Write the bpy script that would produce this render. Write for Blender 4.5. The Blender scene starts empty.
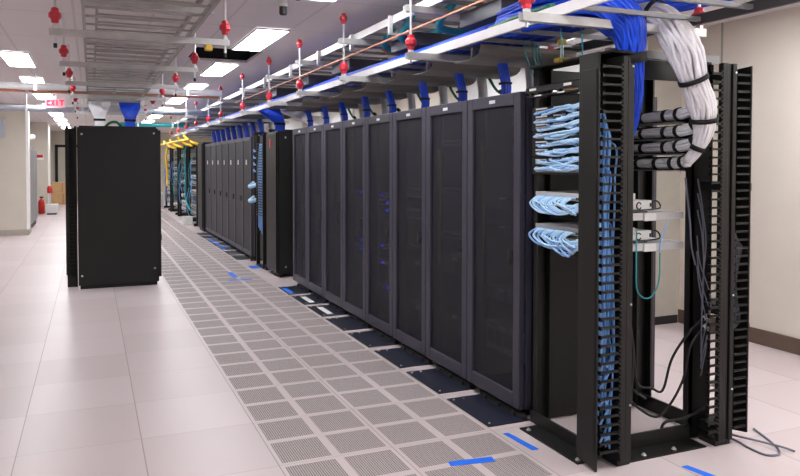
import bpy, math, random
from mathutils import Vector
random.seed(7)
S = bpy.context.scene
COL = S.collection
PI = math.pi
T = .6096
CEIL = 2.72

# ------------------------------------------------------------------ materials
def mat(name, col, rough=.5, metal=0., emit=None, noise=0., nscale=8., spec=.5, bump=0.):
    m = bpy.data.materials.new(name); m.use_nodes = True
    nt = m.node_tree; b = nt.nodes['Principled BSDF']
    b.inputs['Base Color'].default_value = (*col, 1)
    b.inputs['Roughness'].default_value = rough
    b.inputs['Metallic'].default_value = metal
    b.inputs['Specular IOR Level'].default_value = spec
    if emit:
        b.inputs['Emission Color'].default_value = (*emit[:3], 1)
        b.inputs['Emission Strength'].default_value = emit[3]
    if noise or bump:
        tc = nt.nodes.new('ShaderNodeTexCoord')
        n = nt.nodes.new('ShaderNodeTexNoise'); n.inputs['Scale'].default_value = nscale
        n.inputs['Detail'].default_value = 4
        nt.links.new(tc.outputs['Object'], n.inputs['Vector'])
        if noise:
            r = nt.nodes.new('ShaderNodeValToRGB')
            r.color_ramp.elements[0].position = .3; r.color_ramp.elements[1].position = .7
            r.color_ramp.elements[0].color = (*[max(0, c*(1-noise)) for c in col], 1)
            r.color_ramp.elements[1].color = (*[min(1, c*(1+noise)) for c in col], 1)
            nt.links.new(n.outputs['Fac'], r.inputs['Fac'])
            nt.links.new(r.outputs['Color'], b.inputs['Base Color'])
        if bump:
            bp = nt.nodes.new('ShaderNodeBump'); bp.inputs['Strength'].default_value = bump
            bp.inputs['Distance'].default_value = .004
            nt.links.new(n.outputs['Fac'], bp.inputs['Height'])
            nt.links.new(bp.outputs['Normal'], b.inputs['Normal'])
    return m

class N:
    """tiny node-math helper"""
    def __init__(s, nt): s.nt = nt
    def m(s, op, a, b=None, c=None):
        n = s.nt.nodes.new('ShaderNodeMath'); n.operation = op
        for i, v in enumerate((a, b, c)):
            if v is None: continue
            if isinstance(v, (int, float)): n.inputs[i].default_value = v
            else: s.nt.links.new(v, n.inputs[i])
        return n.outputs[0]
    def mix(s, f, a, b):
        n = s.nt.nodes.new('ShaderNodeMix'); n.data_type = 'RGBA'
        if isinstance(f, (int, float)): n.inputs[0].default_value = f
        else: s.nt.links.new(f, n.inputs[0])
        for i, v in ((6, a), (7, b)):
            if isinstance(v, tuple): n.inputs[i].default_value = (*v, 1)
            else: s.nt.links.new(v, n.inputs[i])
        return n.outputs[2]

Y0 = 3.921
def floor_mat():
    m = bpy.data.materials.new('raised_floor'); m.use_nodes = True
    nt = m.node_tree; b = nt.nodes['Principled BSDF']; h = N(nt)
    tc = nt.nodes.new('ShaderNodeTexCoord'); sp = nt.nodes.new('ShaderNodeSeparateXYZ')
    nt.links.new(tc.outputs['Object'], sp.inputs[0])
    x = h.m('DIVIDE', h.m('ADD', sp.outputs[0], 100*T), T)
    y = h.m('DIVIDE', h.m('ADD', sp.outputs[1], 100*T - Y0), T)
    fx, fy = h.m('FRACT', x), h.m('FRACT', y)
    ix, iy = h.m('FLOOR', x), h.m('FLOOR', y)
    ex = h.m('ABSOLUTE', h.m('SUBTRACT', fx, .5)); ey = h.m('ABSOLUTE', h.m('SUBTRACT', fy, .5))
    seamx = h.m('GREATER_THAN', ex, .4955); seamy = h.m('GREATER_THAN', ey, .496)
    cv = nt.nodes.new('ShaderNodeCombineXYZ'); nt.links.new(ix, cv.inputs[0]); nt.links.new(iy, cv.inputs[1])
    wn = nt.nodes.new('ShaderNodeTexWhiteNoise'); wn.noise_dimensions = '2D'; nt.links.new(cv.outputs[0], wn.inputs['Vector'])
    base = h.mix(wn.outputs['Value'], (.555, .470, .475), (.62, .535, .545))
    nz = nt.nodes.new('ShaderNodeTexNoise'); nz.inputs['Scale'].default_value = 60; nz.inputs['Detail'].default_value = 3
    nt.links.new(tc.outputs['Object'], nz.inputs['Vector'])
    base = h.mix(h.m('MULTIPLY', nz.outputs['Fac'], .10), base, (.42, .34, .32))
    base = h.mix(h.m('MULTIPLY', seamx, .62), base, (.12, .10, .10))
    base = h.mix(h.m('MULTIPLY', seamy, .36), base, (.15, .12, .12))
    # perforated panels, two by two on each tile of the air strip
    gx = h.m('ABSOLUTE', h.m('SUBTRACT', h.m('FRACT', h.m('MULTIPLY', fx, 2)), .5))
    gy = h.m('ABSOLUTE', h.m('SUBTRACT', h.m('FRACT', h.m('MULTIPLY', fy, 2)), .5))
    inside = h.m('MULTIPLY', h.m('LESS_THAN', gx, .425), h.m('LESS_THAN', gy, .425))
    strip = h.m('MULTIPLY', h.m('GREATER_THAN', sp.outputs[0], 0.0), h.m('LESS_THAN', sp.outputs[0], 2*T))
    inside = h.m('MULTIPLY', inside, strip)
    P = .0121
    hx = h.m('SUBTRACT', h.m('FRACT', h.m('DIVIDE', h.m('ADD', sp.outputs[0], 10), P)), .5)
    hy = h.m('SUBTRACT', h.m('FRACT', h.m('DIVIDE', h.m('ADD', sp.outputs[1], 10), P)), .5)
    rr = h.m('ADD', h.m('MULTIPLY', hx, hx), h.m('MULTIPLY', hy, hy))
    hole = h.m('MULTIPLY', h.m('LESS_THAN', rr, .33*.33), inside)
    base = h.mix(h.m('MULTIPLY', inside, .55), base, (.40, .345, .325))
    base = h.mix(hole, base, (.03, .027, .027))
    nt.links.new(base, b.inputs['Base Color'])
    rg = h.m('MULTIPLY_ADD', inside, .35, .36)
    nt.links.new(rg, b.inputs['Roughness'])
    b.inputs['Specular IOR Level'].default_value = .4
    return m

def ceiling_mat():
    m = bpy.data.materials.new('ceiling_tile'); m.use_nodes = True
    nt = m.node_tree; b = nt.nodes['Principled BSDF']; h = N(nt)
    tc = nt.nodes.new('ShaderNodeTexCoord'); sp = nt.nodes.new('ShaderNodeSeparateXYZ')
    nt.links.new(tc.outputs['Object'], sp.inputs[0])
    fx = h.m('FRACT', h.m('DIVIDE', h.m('ADD', sp.outputs[0], 100*T - .25), T))
    fy = h.m('FRACT', h.m('DIVIDE', h.m('ADD', sp.outputs[1], 100*T - .12), T*2))
    ex = h.m('GREATER_THAN', h.m('ABSOLUTE', h.m('SUBTRACT', fx, .5)), .482)
    ey = h.m('GREATER_THAN', h.m('ABSOLUTE', h.m('SUBTRACT', fy, .5)), .491)
    e = h.m('MAXIMUM', ex, ey)
    nz = nt.nodes.new('ShaderNodeTexNoise'); nz.inputs['Scale'].default_value = 90
    nt.links.new(tc.outputs['Object'], nz.inputs['Vector'])
    c = h.mix(nz.outputs['Fac'], (.74, .70, .71), (.82, .78, .79))
    c = h.mix(h.m('MULTIPLY', e, .45), c, (.52, .49, .49))
    nt.links.new(c, b.inputs['Base Color']); b.inputs['Roughness'].default_value = .9
    return m

def mesh_door_mat(name, col, hole=.2):
    """perforated steel: tiny holes, blended to the share of open area"""
    m = bpy.data.materials.new(name); m.use_nodes = True
    nt = m.node_tree; b = nt.nodes['Principled BSDF']
    b.inputs['Base Color'].default_value = (*col, 1); b.inputs['Roughness'].default_value = .55
    t = nt.nodes.new('ShaderNodeBsdfTransparent'); mx = nt.nodes.new('ShaderNodeMixShader')
    tc = nt.nodes.new('ShaderNodeTexCoord'); n = nt.nodes.new('ShaderNodeTexNoise'); n.inputs['Scale'].default_value = 3
    nt.links.new(tc.outputs['Object'], n.inputs['Vector'])
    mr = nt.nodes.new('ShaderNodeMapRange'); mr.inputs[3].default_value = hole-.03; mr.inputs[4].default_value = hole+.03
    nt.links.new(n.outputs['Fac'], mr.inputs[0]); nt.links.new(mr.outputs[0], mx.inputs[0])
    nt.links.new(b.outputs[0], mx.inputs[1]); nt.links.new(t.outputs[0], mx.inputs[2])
    nt.links.new(mx.outputs[0], nt.nodes['Material Output'].inputs[0])
    return m

M = dict(
    floor=floor_mat(), ceil=ceiling_mat(),
    wall=mat('beige_wall', (.82, .755, .665), .8, noise=.03, nscale=2),
    cream=mat('cream_wall', (.62, .585, .50), .8, noise=.03, nscale=2),
    white_overlit=mat('white_and_overlit_wall', (.92, .92, .91), .6, noise=.02),  # white trim, and wall sections whitened to look overexposed
    basebd=mat('brown_vinyl', (.14, .095, .07), .5, noise=.1),
    greycab=mat('grey_beige_panel', (.43, .40, .345), .5, noise=.03),
    plenum=mat('dark_plenum', (.02, .02, .02), .9, noise=.2),
    cab=mat('charcoal_paint', (.043, .040, .062), .42, noise=.08),
    cabin=mat('cabinet_interior', (.03, .03, .040), .6, noise=.1),
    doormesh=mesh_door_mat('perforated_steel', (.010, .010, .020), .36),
    doorfar=mesh_door_mat('perforated_steel_far', (.024, .024, .030), .06),
    black=mat('black_paint', (.0075, .0070, .0068), .45, spec=.35, noise=.15, bump=.15, nscale=200),
    blackp=mat('black_panel', (.010, .010, .0105), .5, spec=.35, noise=.08, bump=.1, nscale=300),
    rubber=mat('black_rubber', (.012, .012, .013), .7, noise=.1),
    strap=mat('black_strap', (.010, .010, .011), .85, noise=.2, nscale=80),
    alu=mat('galvanised_steel', (.58, .58, .59), .38, .75, noise=.1, nscale=20),
    strut=mat('zinc_strut', (.55, .545, .54), .45, .6, noise=.1, nscale=15),
    rail=mat('tray_rail', (.62, .61, .62), .4, .35, noise=.06, nscale=10),
    greyrail=mat('grey_rail', (.23, .23, .24), .45, .3, noise=.06, nscale=10),
    shaderail=mat('shaded_tray_rail', (.06, .06, .065), .5, .2, noise=.06, nscale=10),  # tray rail darkened in colour to stand in for shade on its underside
    rod=mat('zinc_rod', (.72, .72, .73), .35, .5, noise=.05),
    rung=mat('dull_rung', (.33, .32, .315), .5, .45, noise=.1),
    lrung=mat('ladder_steel', (.36, .345, .33), .45, .4, noise=.08),
    trough=mat('grey_trough', (.22, .205, .19), .5, .1, noise=.06, nscale=5),
    red=mat('red_insulator', (.62, .025, .045), .32, noise=.1),
    copper=mat('copper_pipe', (.78, .36, .22), .35, .4, noise=.1),
    whitepipe=mat('white_pipe', (.93, .94, .96), .4, noise=.05),
    bluepipe=mat('grey_blue_pipe', (.48, .52, .60), .4, noise=.05),
    lamp=mat('troffer_lens', (.9, .9, .9), .5, emit=(.98, .985, 1.0, 11.0), noise=.01),
    lframe=mat('troffer_frame', (.75, .75, .75), .5, noise=.03),
    blue=mat('blue_jacket', (.006, .075, .74), .4, noise=.12, nscale=30),
    bluedk=mat('deep_blue_jacket', (.008, .050, .46), .42, noise=.15, nscale=30),
    white=mat('white_jacket', (.90, .89, .93), .45, noise=.06, nscale=30),
    greyw=mat('grey_white_jacket', (.50, .50, .53), .5, noise=.1, nscale=30),
    lblue=mat('light_blue_cord', (.24, .47, .88), .42, noise=.12, nscale=25),
    lblue2=mat('pale_blue_cord', (.47, .71, .99), .42, noise=.10, nscale=25),
    mblue=mat('mid_blue_cord', (.13, .35, .76), .42, noise=.12, nscale=25),
    teal=mat('teal_jacket', (.02, .30, .34), .45, noise=.15),
    green=mat('green_jacket', (.01, .16, .08), .45, noise=.15),
    yellow=mat('yellow_duct', (.82, .52, .01), .4, noise=.08),
    dimyellow=mat('olive_strip', (.55, .52, .05), .5, noise=.1),
    blackcord=mat('black_cord', (.010, .010, .012), .45, noise=.1),
    greycord=mat('grey_cord', (.15, .155, .20), .45, noise=.1),
    tape=mat('blue_tape', (.008, .16, .86), .55, noise=.05, nscale=40),
    navy=mat('navy_sheet', (.013, .016, .032), .30, noise=.12, nscale=14),
    navyred=mat('orange_jacket', (.55, .09, .02), .5, noise=.1),
    shelf=mat('light_grey_paint', (.52, .52, .53), .4, noise=.04),
    device=mat('white_device', (.66, .66, .65), .4, noise=.04),
    srv=mat('server_metal', (.42, .42, .45), .4, .3, noise=.1),
    srvl=mat('server_light_metal', (.50, .50, .52), .4, .3, noise=.1),
    srvd=mat('server_dark', (.05, .05, .055), .45, noise=.1),
    led=mat('blue_indicator', (.02, .03, .4), .4, emit=(.02, .02, 1, 6.0)),
    label=mat('white_label', (.82, .82, .82), .5, noise=.03),
    screw=mat('steel_screw', (.75, .75, .76), .3, .8, noise=.05),
    card=mat('cardboard', (.50, .31, .15), .8, noise=.08, nscale=6),
    extred=mat('extinguisher_red', (.55, .02, .02), .35, noise=.05),
    exit=mat('exit_sign_face', (.75, .42, .45), .4, emit=(1, .45, .5, .15)),
    exitl=mat('exit_letters', (.7, .02, .06), .4, emit=(1, .02, .08, .6)),
    locker=mat('grey_locker', (.23, .23, .235), .45, noise=.06),
    brown=mat('tan_carton', (.40, .22, .09), .7, noise=.08),
    brass=mat('yellow_clamp', (.65, .42, .05), .4, .3, noise=.1),
)

# ------------------------------------------------------------------ mesh building
class MB:
    def __init__(s): s.v = []; s.f = []
    def box(s, x0, x1, y0, y1, z0, z1):
        b = len(s.v)
        s.v += [(x, y, z) for z in (z0, z1) for y in (y0, y1) for x in (x0, x1)]
        s.f += [tuple(b+i for i in q) for q in ((0, 2, 3, 1), (4, 5, 7, 6), (0, 1, 5, 4), (2, 6, 7, 3), (0, 4, 6, 2), (1, 3, 7, 5))]
        return s
    def cbox(s, c, d): return s.box(c[0]-d[0]/2, c[0]+d[0]/2, c[1]-d[1]/2, c[1]+d[1]/2, c[2]-d[2]/2, c[2]+d[2]/2)
    def tube(s, pts, r, n=6, caps=True):
        pts = [Vector(p) for p in pts]; k = len(pts)
        rad = r if isinstance(r, (list, tuple)) else [r]*k
        up = None; b = len(s.v)
        for i, p in enumerate(pts):
            t = (pts[min(i+1, k-1)] - pts[max(i-1, 0)])
            if t.length < 1e-9: t = Vector((0, 0, 1))
            t.normalize()
            if up is None:
                a = Vector((0, 0, 1)) if abs(t.z) < .9 else Vector((1, 0, 0))
                up = (a - t*a.dot(t)).normalized()
            else:
                up = up - t*up.dot(t)
                up = up.normalized() if up.length > 1e-6 else t.orthogonal().normalized()
            w = t.cross(up)
            for j in range(n):
                a = 2*PI*j/n
                s.v.append(tuple(p + (up*math.cos(a) + w*math.sin(a))*rad[i]))
        for i in range(k-1):
            for j in range(n):
                a = b+i*n+j; c = b+i*n+(j+1) % n
                s.f.append((a, c, c+n, a+n))
        if caps:
            s.f.append(tuple(b+j for j in reversed(range(n)))); s.f.append(tuple(b+(k-1)*n+j for j in range(n)))
        return s
    def lathe(s, prof, n=12, c=(0, 0, 0)):
        """profile of (radius, z) about the z axis"""
        b = len(s.v)
        for r, z in prof:
            for j in range(n):
                a = 2*PI*j/n; s.v.append((c[0]+r*math.cos(a), c[1]+r*math.sin(a), c[2]+z))
        for i in range(len(prof)-1):
            for j in range(n):
                a = b+i*n+j; d = b+i*n+(j+1) % n
                s.f.append((a, d, d+n, a+n))
        s.f.append(tuple(b+j for j in reversed(range(n)))); s.f.append(tuple(b+(len(prof)-1)*n+j for j in range(n)))
        return s
    def prism(s, poly, axis, a0, a1):
        """poly of 2D points in the plane across AXIS, extruded from a0 to a1"""
        n = len(poly); b = len(s.v)
        def P(p, a): return {'x': (a, p[0], p[1]), 'y': (p[0], a, p[1]), 'z': (p[0], p[1], a)}[axis]
        s.v += [P(p, a0) for p in poly] + [P(p, a1) for p in poly]
        s.f.append(tuple(range(b, b+n))); s.f.append(tuple(reversed(range(b+n, b+2*n))))
        for i in range(n):
            j = (i+1) % n; s.f.append((b+i, b+n+i, b+n+j, b+j))
        return s
    def build(s, name, m, parent=None, bevel=0., smooth=False, origin=None):
        me = bpy.data.meshes.new(name)
        o = bpy.data.objects.new(name, me); COL.objects.link(o)
        vs = s.v
        if parent is None and origin is None:
            xs = [v[0] for v in vs]; ys = [v[1] for v in vs]; zs = [v[2] for v in vs]
            origin = ((min(xs)+max(xs))/2, (min(ys)+max(ys))/2, min(zs))
        if parent is not None:
            origin = (0, 0, 0)
            base = WORLD.get(parent.name, (0, 0, 0))
            vs = [(v[0]-base[0], v[1]-base[1], v[2]-base[2]) for v in vs]
            WORLD[o.name] = base
            o.parent = parent
        else:
            vs = [(v[0]-origin[0], v[1]-origin[1], v[2]-origin[2]) for v in vs]
            o.location = origin; WORLD[o.name] = tuple(origin)
        me.from_pydata(vs, [], s.f); me.update()
        import bmesh
        bm = bmesh.new(); bm.from_mesh(me); bmesh.ops.recalc_face_normals(bm, faces=bm.faces)
        bm.to_mesh(me); bm.free()
        me.materials.append(m)
        if smooth:
            for p in me.polygons: p.use_smooth = len(p.vertices) == 4
        if bevel:
            md = o.modifiers.new('edge', 'BEVEL'); md.width = bevel; md.segments = 2; md.limit_method = 'ANGLE'
        return o
WORLD = {}

def tag(o, label=None, cat=None, group=None, kind=None):
    if label: o['label'] = label
    if cat: o['category'] = cat
    if group: o['group'] = group
    if kind: o['kind'] = kind
    return o
def empty(name, loc, label, cat, group=None):
    o = bpy.data.objects.new(name, None); COL.objects.link(o); o.location = loc; o.empty_display_size = .1
    WORLD[o.name] = tuple(loc)
    return tag(o, label, cat, group)
def struct(name, mb, m, **k): return tag(mb.build(name, m, **k), kind='structure')
def copy_tree(o, parent=None, base=None):
    c = o.copy(); COL.objects.link(c); c.parent = parent
    WORLD[c.name] = base if base is not None else WORLD.get(o.name, (0, 0, 0))
    for ch in KIDS(o): copy_tree(ch, c, WORLD[c.name])
    return c
def KIDS(o): return [c for c in COL.objects if c.parent == o] if o.name not in KC else KC[o.name]
KC = {}
def dup(o, loc, label, group=None, cat=None):
    if o.name not in KC:
        def walk(p):
            KC[p.name] = [c for c in COL.objects if c.parent == p]
            for c in KC[p.name]: walk(c)
        walk(o)
    c = copy_tree(o, None, tuple(loc)); c.location = loc
    c['label'] = label
    if group: c['group'] = group
    return c

def spline(ctrl, n=8):
    """Catmull-Rom through the control points"""
    P = [Vector(p) for p in ctrl]; P = [2*P[0]-P[1]] + P + [2*P[-1]-P[-2]]
    out = []
    for i in range(1, len(P)-2):
        a, b, c, d = P[i-1:i+3]
        for j in range(n):
            t = j/n
            out.append(.5*((2*b) + (c-a)*t + (2*a-5*b+4*c-d)*t*t + (3*b-a-3*c+d)*t**3))
    out.append(P[-2]); return out
ORD = ['first', 'second', 'third', 'fourth', 'fifth', 'sixth', 'seventh', 'eighth', 'ninth', 'tenth', 'eleventh', 'twelfth', 'thirteenth', 'fourteenth', 'fifteenth']

# ------------------------------------------------------------------ room shell
XL, XR, YN, YF = -6.0, 4.27, -3.0, 29.0
struct('floor', MB().box(XL-.2, XR+.2, YN-.2, YF+.2, -.12, 0), M['floor'], origin=(0, 0, 0))
hx0, hx1, hy0, hy1 = .20, .92, 7.48, 8.44
cm = MB()
cm.box(XL-.2, XR+.2, YN-.2, hy0, CEIL, CEIL+.03).box(XL-.2, XR+.2, hy1, YF+.2, CEIL, CEIL+.03)
cm.box(XL-.2, hx0, hy0, hy1, CEIL, CEIL+.03).box(hx1, XR+.2, hy0, hy1, CEIL, CEIL+.03)
struct('ceiling', cm, M['ceil'], origin=(0, 0, 0))
struct('ceiling_plenum', MB().box(hx0-.1, hx1+.1, hy0-.1, hy1+.1, CEIL+.5, CEIL+.53).box(hx0-.1, hx0-.05, hy0-.1, hy1+.1, CEIL+.03, CEIL+.5)
       .box(hx1+.05, hx1+.1, hy0-.1, hy1+.1, CEIL+.03, CEIL+.5).box(hx0-.1, hx1+.1, hy0-.1, hy0-.05, CEIL+.03, CEIL+.5)
       .box(hx0-.1, hx1+.1, hy1+.05, hy1+.1, CEIL+.03, CEIL+.5), M['plenum'])
wr = MB().box(XR, XR+.15, YN, YF, 0, CEIL)
struct('wall_right', wr, M['wall'])
struct('trim_1', MB().box(XR-.006, XR, 4.478, 4.496, .12, CEIL), M['greycab'])
struct('wall_right', MB().box(XR-.03, XR, 5.45, 8.85, 0.13, CEIL), M['white_overlit'])  # these sections are whitened to stand in for overexposed light on the wall
struct('wall_right', MB().box(XR-.03, XR, 13.6, 16.4, 0.13, CEIL), M['white_overlit'])
struct('wall_right', MB().box(XR-.03, XR, 17.4, 21, 0.13, CEIL), M['white_overlit'])
struct('baseboard_right', MB().box(XR-.015, XR, YN, YF, 0, .125), M['basebd'])
struct('wall_far', MB().box(XL, XR, YF, YF+.15, 0, CEIL), M['cream'])
struct('wall_near', MB().box(XL, XR, YN-.15, YN, 0, CEIL), M['cream'])
struct('wall_side', MB().box(XL-.15, XL, YN, YF, 0, CEIL), M['cream'])
# furred-out wall section beside the open rack
struct('wall_return', MB().box(3.86, XR, 4.93, 5.40, 0, CEIL), M['greycab'], bevel=.004)
struct('baseboard_return', MB().box(3.855, XR-.03, 4.92, 4.93, 0, .075), M['rubber'])
# wall block left of the far hall
struct('wall_left', MB().box(XL, -2.07, 16.0, 16.6, 0, CEIL), M['cream'])
struct('baseboard_left', MB().box(XL, -2.062, 15.985, 16.0, 0, .12).box(-2.07, -2.06, 15.985, 16.6, 0, .12), M['greycab'])
struct('trim_2', MB().box(-2.10, -2.045, 15.98, 16.03, .12, CEIL), M['white_overlit'])
struct('wall_hall', MB().box(XL, -2.05, 23.0, 24.2, 0, CEIL), M['cream'])
struct('trim_3', MB().box(-2.06, -2.03, 22.98, 23.03, 0, CEIL), M['white_overlit'])
d = struct('door_1', MB().box(-2.02, -1.00, 28.96, 29.0, 0, 2.1), M['cream'])
struct('trim_4', MB().box(-2.12, -2.02, 28.93, 29.0, 0, 2.16).box(-1.0, -.9, 28.93, 29.0, 0, 2.16).box(-2.12, -.9, 28.93, 29.0, 2.1, 2.2), M['rubber'])

# ------------------------------------------------------------------ lights
def troffer(x, y, label):
    t = empty('ceiling_light', (x, y, CEIL-.02), label, 'light', 'recessed ceiling lights')
    fm = MB(); w, l = .155, .615
    for a in (-1, 1):
        fm.box(min(a*w, a*(w-.012)), max(a*w, a*(w-.012)), -l, l, 0, .018)
        fm.box(-w, w, min(a*l, a*(l-.012)), max(a*l, a*(l-.012)), 0, .018)
    fm.v = [(v[0]+x, v[1]+y, v[2]+CEIL-.02) for v in fm.v]
    fm.build('frame', M['lframe'], t)
    MB().box(x-w+.012, x+w-.012, y-l+.012, y+l-.012, CEIL-.014, CEIL-.006).build('diffuser', M['lamp'], t)
    return t
rows = {'aisle': (.70, [-1.05, 1.9, 4.33, 6.80, 9.15, 11.5, 14.0, 16.4, 18.8, 21.2, 23.6, 26.0]),
        'left': (-1.63, [-1.05, 9.11, 11.55, 13.95, 16.4, 18.8, 21.2, 23.6, 26.0]),
        'wall': (3.35, [-1.05, 0.55, 1.78, 3.01, 6.1, 7.9, 10.4, 14.3, 19, 24]), 'outer': (-4.1, [1.0, 5.5, 9.1, 12.8])}  # some near 'wall' entries are added out of view to brighten the right wall
DESC = {'aisle': 'white fluorescent ceiling light over the perforated floor strip, %s along it',
        'left': 'white ceiling light beside the ladder rack over the plain floor, %s along',
        'wall': 'white ceiling light of the part-added row near the beige wall behind the cabinets, %s along',
        'outer': 'white ceiling light over the cream wall side of the room, %s along'}
troff = None
for k, (x, ys) in rows.items():
    for i, y in enumerate(ys):
        lab = DESC[k] % ORD[i]
        if troff is None: troff = troffer(x, y, lab)
        else: dup(troff, (x, y, CEIL-.02), lab)

# ------------------------------------------------------------------ server cabinets
CX, CY, CW, CH, CD = 1.45, 3.39, .61, 1.915, 1.02
def cabinet(loc, label, group):
    x, y, z = loc                      # front, near corner on the floor; the cabinet runs to +x and +y
    c = empty('server_cabinet', loc, label, 'cabinet', group)
    w = CW-.004
    b = MB(); t = .03
    b.box(x+.045, x+CD, y, y+.012, .05, CH-.02).box(x+.045, x+CD, y+w-.012, y+w, .05, CH-.02)
    b.box(x+CD-.012, x+CD, y, y+w, .05, CH-.02).box(x+.045, x+CD, y, y+w, .05, .075)
    b.build('body', M['cab'], c)
    MB().box(x+.04, x+CD, y, y+w, CH-.02, CH).build('top_panel', M['cab'], c, bevel=.003)
    pp = MB()
    for yy in (y+.05, y+w-.08):
        pp.box(x+.10, x+.115, yy, yy+.03, .08, CH-.02)
    pp.build('mounting_rail', M['cabin'], c)
    for fx in (x+.09, x+CD-.09):
        for fy in (y+.07, y+w-.07):
            MB().lathe([(.028, 0), (.028, .015), (.012, .018), (.012, .05)], 10, (fx, fy, 0)).build('foot', M['rubber'], c)
    d = MB(); st = .068; top = .075; bot = .085; zb = .055
    d.box(x, x+.038, y+.003, y+st, zb, CH-.004).box(x, x+.038, y+w-st, y+w-.003, zb, CH-.004)
    d.box(x, x+.038, y+st, y+w-st, CH-top, CH-.004).box(x, x+.038, y+st, y+w-st, zb, zb+bot)
    door = d.build('door', M['cab'], c, bevel=.005)
    MB().box(x+.014, x+.017, y+st-.002, y+w-st+.002, zb+bot-.002, CH-top+.002).build('mesh_panel', M['doormesh'], door)
    h = MB().box(x-.006, x+.016, y+st+.012, y+st+.052, .93, .985).box(x-.014, x-.004, y+st+.022, y+st+.042, .90, .99)
    h.build('handle', M['rubber'], door, bevel=.003)
    MB().box(x-.003, x+.002, y+w/2-.032, y+w/2+.032, CH-.052, CH-.032).build('badge', M['label'], door)
    return c
pos = ['charcoal mesh door server cabinet at the near end, beside the open rack',
       'second charcoal mesh door cabinet from the open rack, olive strip inside',
       'third charcoal mesh door cabinet from the open rack',
       'fourth charcoal mesh door cabinet from the open rack, several blue lights inside',
       'fifth charcoal mesh door cabinet from the open rack, blue lights inside',
       'sixth charcoal mesh door cabinet from the open rack',
       'seventh charcoal mesh door cabinet from the open rack, next to the last of its row',
       'last charcoal mesh door cabinet of the near row, beside the plain black cabinet']
G1 = 'charcoal server cabinets in the near row'
cab0 = None
for i in range(8):
    loc = (CX, CY+CW*i, 0)
    if cab0 is None: cab0 = cabinet(loc, pos[0], G1)
    else: dup(cab0, loc, pos[i], G1)

# servers seen through the mesh
def server(ci, z, hU, style, leds, which):
    y = CY+CW*ci+.085; x = CX+.11; h = hU*.0445-.003; w = .437
    s = empty('rack_server', (x, y+w/2, z), '%s inside the %s cabinet from the open rack, %s' % (
        {'srv': 'grey rack server', 'srvl': 'pale metal rack server', 'srvd': 'dark rack server'}[style], ORD[ci], which), 'server', 'rack servers inside the near cabinets')
    MB().box(x, x+.62, y, y+w, z, z+h).build('chassis', M['srvd'], s)
    MB().box(x-.018, x, y, y+w, z, z+h).build('bezel', M[style], s, bevel=.003)
    g = MB()
    for k in range(4):
        yy = y+.03+k*.098
        g.box(x-.022, x-.018, yy, yy+.08, z+h*.25, z+h*.75)
    g.build('drive_bay', M['srvd'], s)
    MB().box(x-.03, x-.018, y+.20, y+.26, z+h*.82, z+h*.95).build('label_tab', M['label'], s)
    for ly in leds:
        MB().box(x-.028, x-.022, ly-.005, ly+.005, z+h/2-.008, z+h/2+.008).build('indicator_light', M['led'], s)
def stack(ci, rows):
    rows = sorted(rows, reverse=True)
    nm = ['topmost', 'second from top', 'third from top', 'fourth from top', 'fifth from top', 'sixth from top', 'seventh from top', 'eighth from top']
    for k, (z, u, st, leds) in enumerate(rows): server(ci, z, u, st, leds, nm[k])
stack(0, [(.30, 4, 'srv', []), (.62, 2, 'srvd', []), (1.02, 2, 'srvd', []), (1.20, 2, 'srvd', [])])
stack(1, [(.25, 4, 'srvd', []), (.70, 3, 'srvd', []), (.96, 1, 'srv', []), (1.28, 1, 'srv', []), (1.62, 1, 'srv', [])])
stack(2, [(.20, 4, 'srvd', []), (.55, 4, 'srvd', []), (.80, 1, 'srv', []), (1.05, 2, 'srv', []), (1.22, 2, 'srv', [])])
stack(3, [(.39, 1, 'srv', [5.52]), (.60, 1, 'srv', [5.63]), (.745, 1, 'srv', [5.64]), (1.065, 1, 'srv', [5.53]), (1.13, 1, 'srv', [5.52]), (1.195, 1, 'srv', [5.65])])
stack(4, [(.66, 1, 'srvd', [6.15]), (.74, 1, 'srvd', [6.15]), (1.20, 1, 'srvd', [6.16])])
stack(5, [(.655, 1, 'srvd', [6.72]), (1.1, 1, 'srvd', [])])
stack(6, [(.65, 1, 'srvd', [7.35]), (1.1, 1, 'srvd', [])])
for ci, z0, z1 in ((0, .93, 1.62), (1, .75, 1.6)):
    yy = CY+CW*ci+CW-.075
    tag(MB().tube([(CX+.07, yy-.005, z0), (CX+.075, yy-.01, (z0+z1)/2), (CX+.07, yy-.005, z1)], .012).build('cable_strip', M['dimyellow'], smooth=True),
        'upright olive yellow cable strip inside the %s charcoal cabinet from the open rack' % ORD[ci], 'cable', 'olive cable strips')
# light cable drops and a bracket seen inside the two nearest cabinets
for ci, dy, zs in ((0, .17, ((1.45, 1.60), (1.72, 1.80))), (1, .15, ((1.30, 1.42), (1.50, 1.62)))):
    for k, (z0, z1) in enumerate(zs):
        tag(MB().tube([(CX+.06, CY+CW*ci+dy, z0), (CX+.075, CY+CW*ci+dy+.01, (z0+z1)/2), (CX+.06, CY+CW*ci+dy, z1)], .008).build('cable_loop', M['greyw'], smooth=True),
            'short pale cable %s inside the %s charcoal cabinet from the open rack' % (('lower down', 'higher up')[k], ORD[ci]), 'cable', 'pale cables inside the near cabinets')

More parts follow.
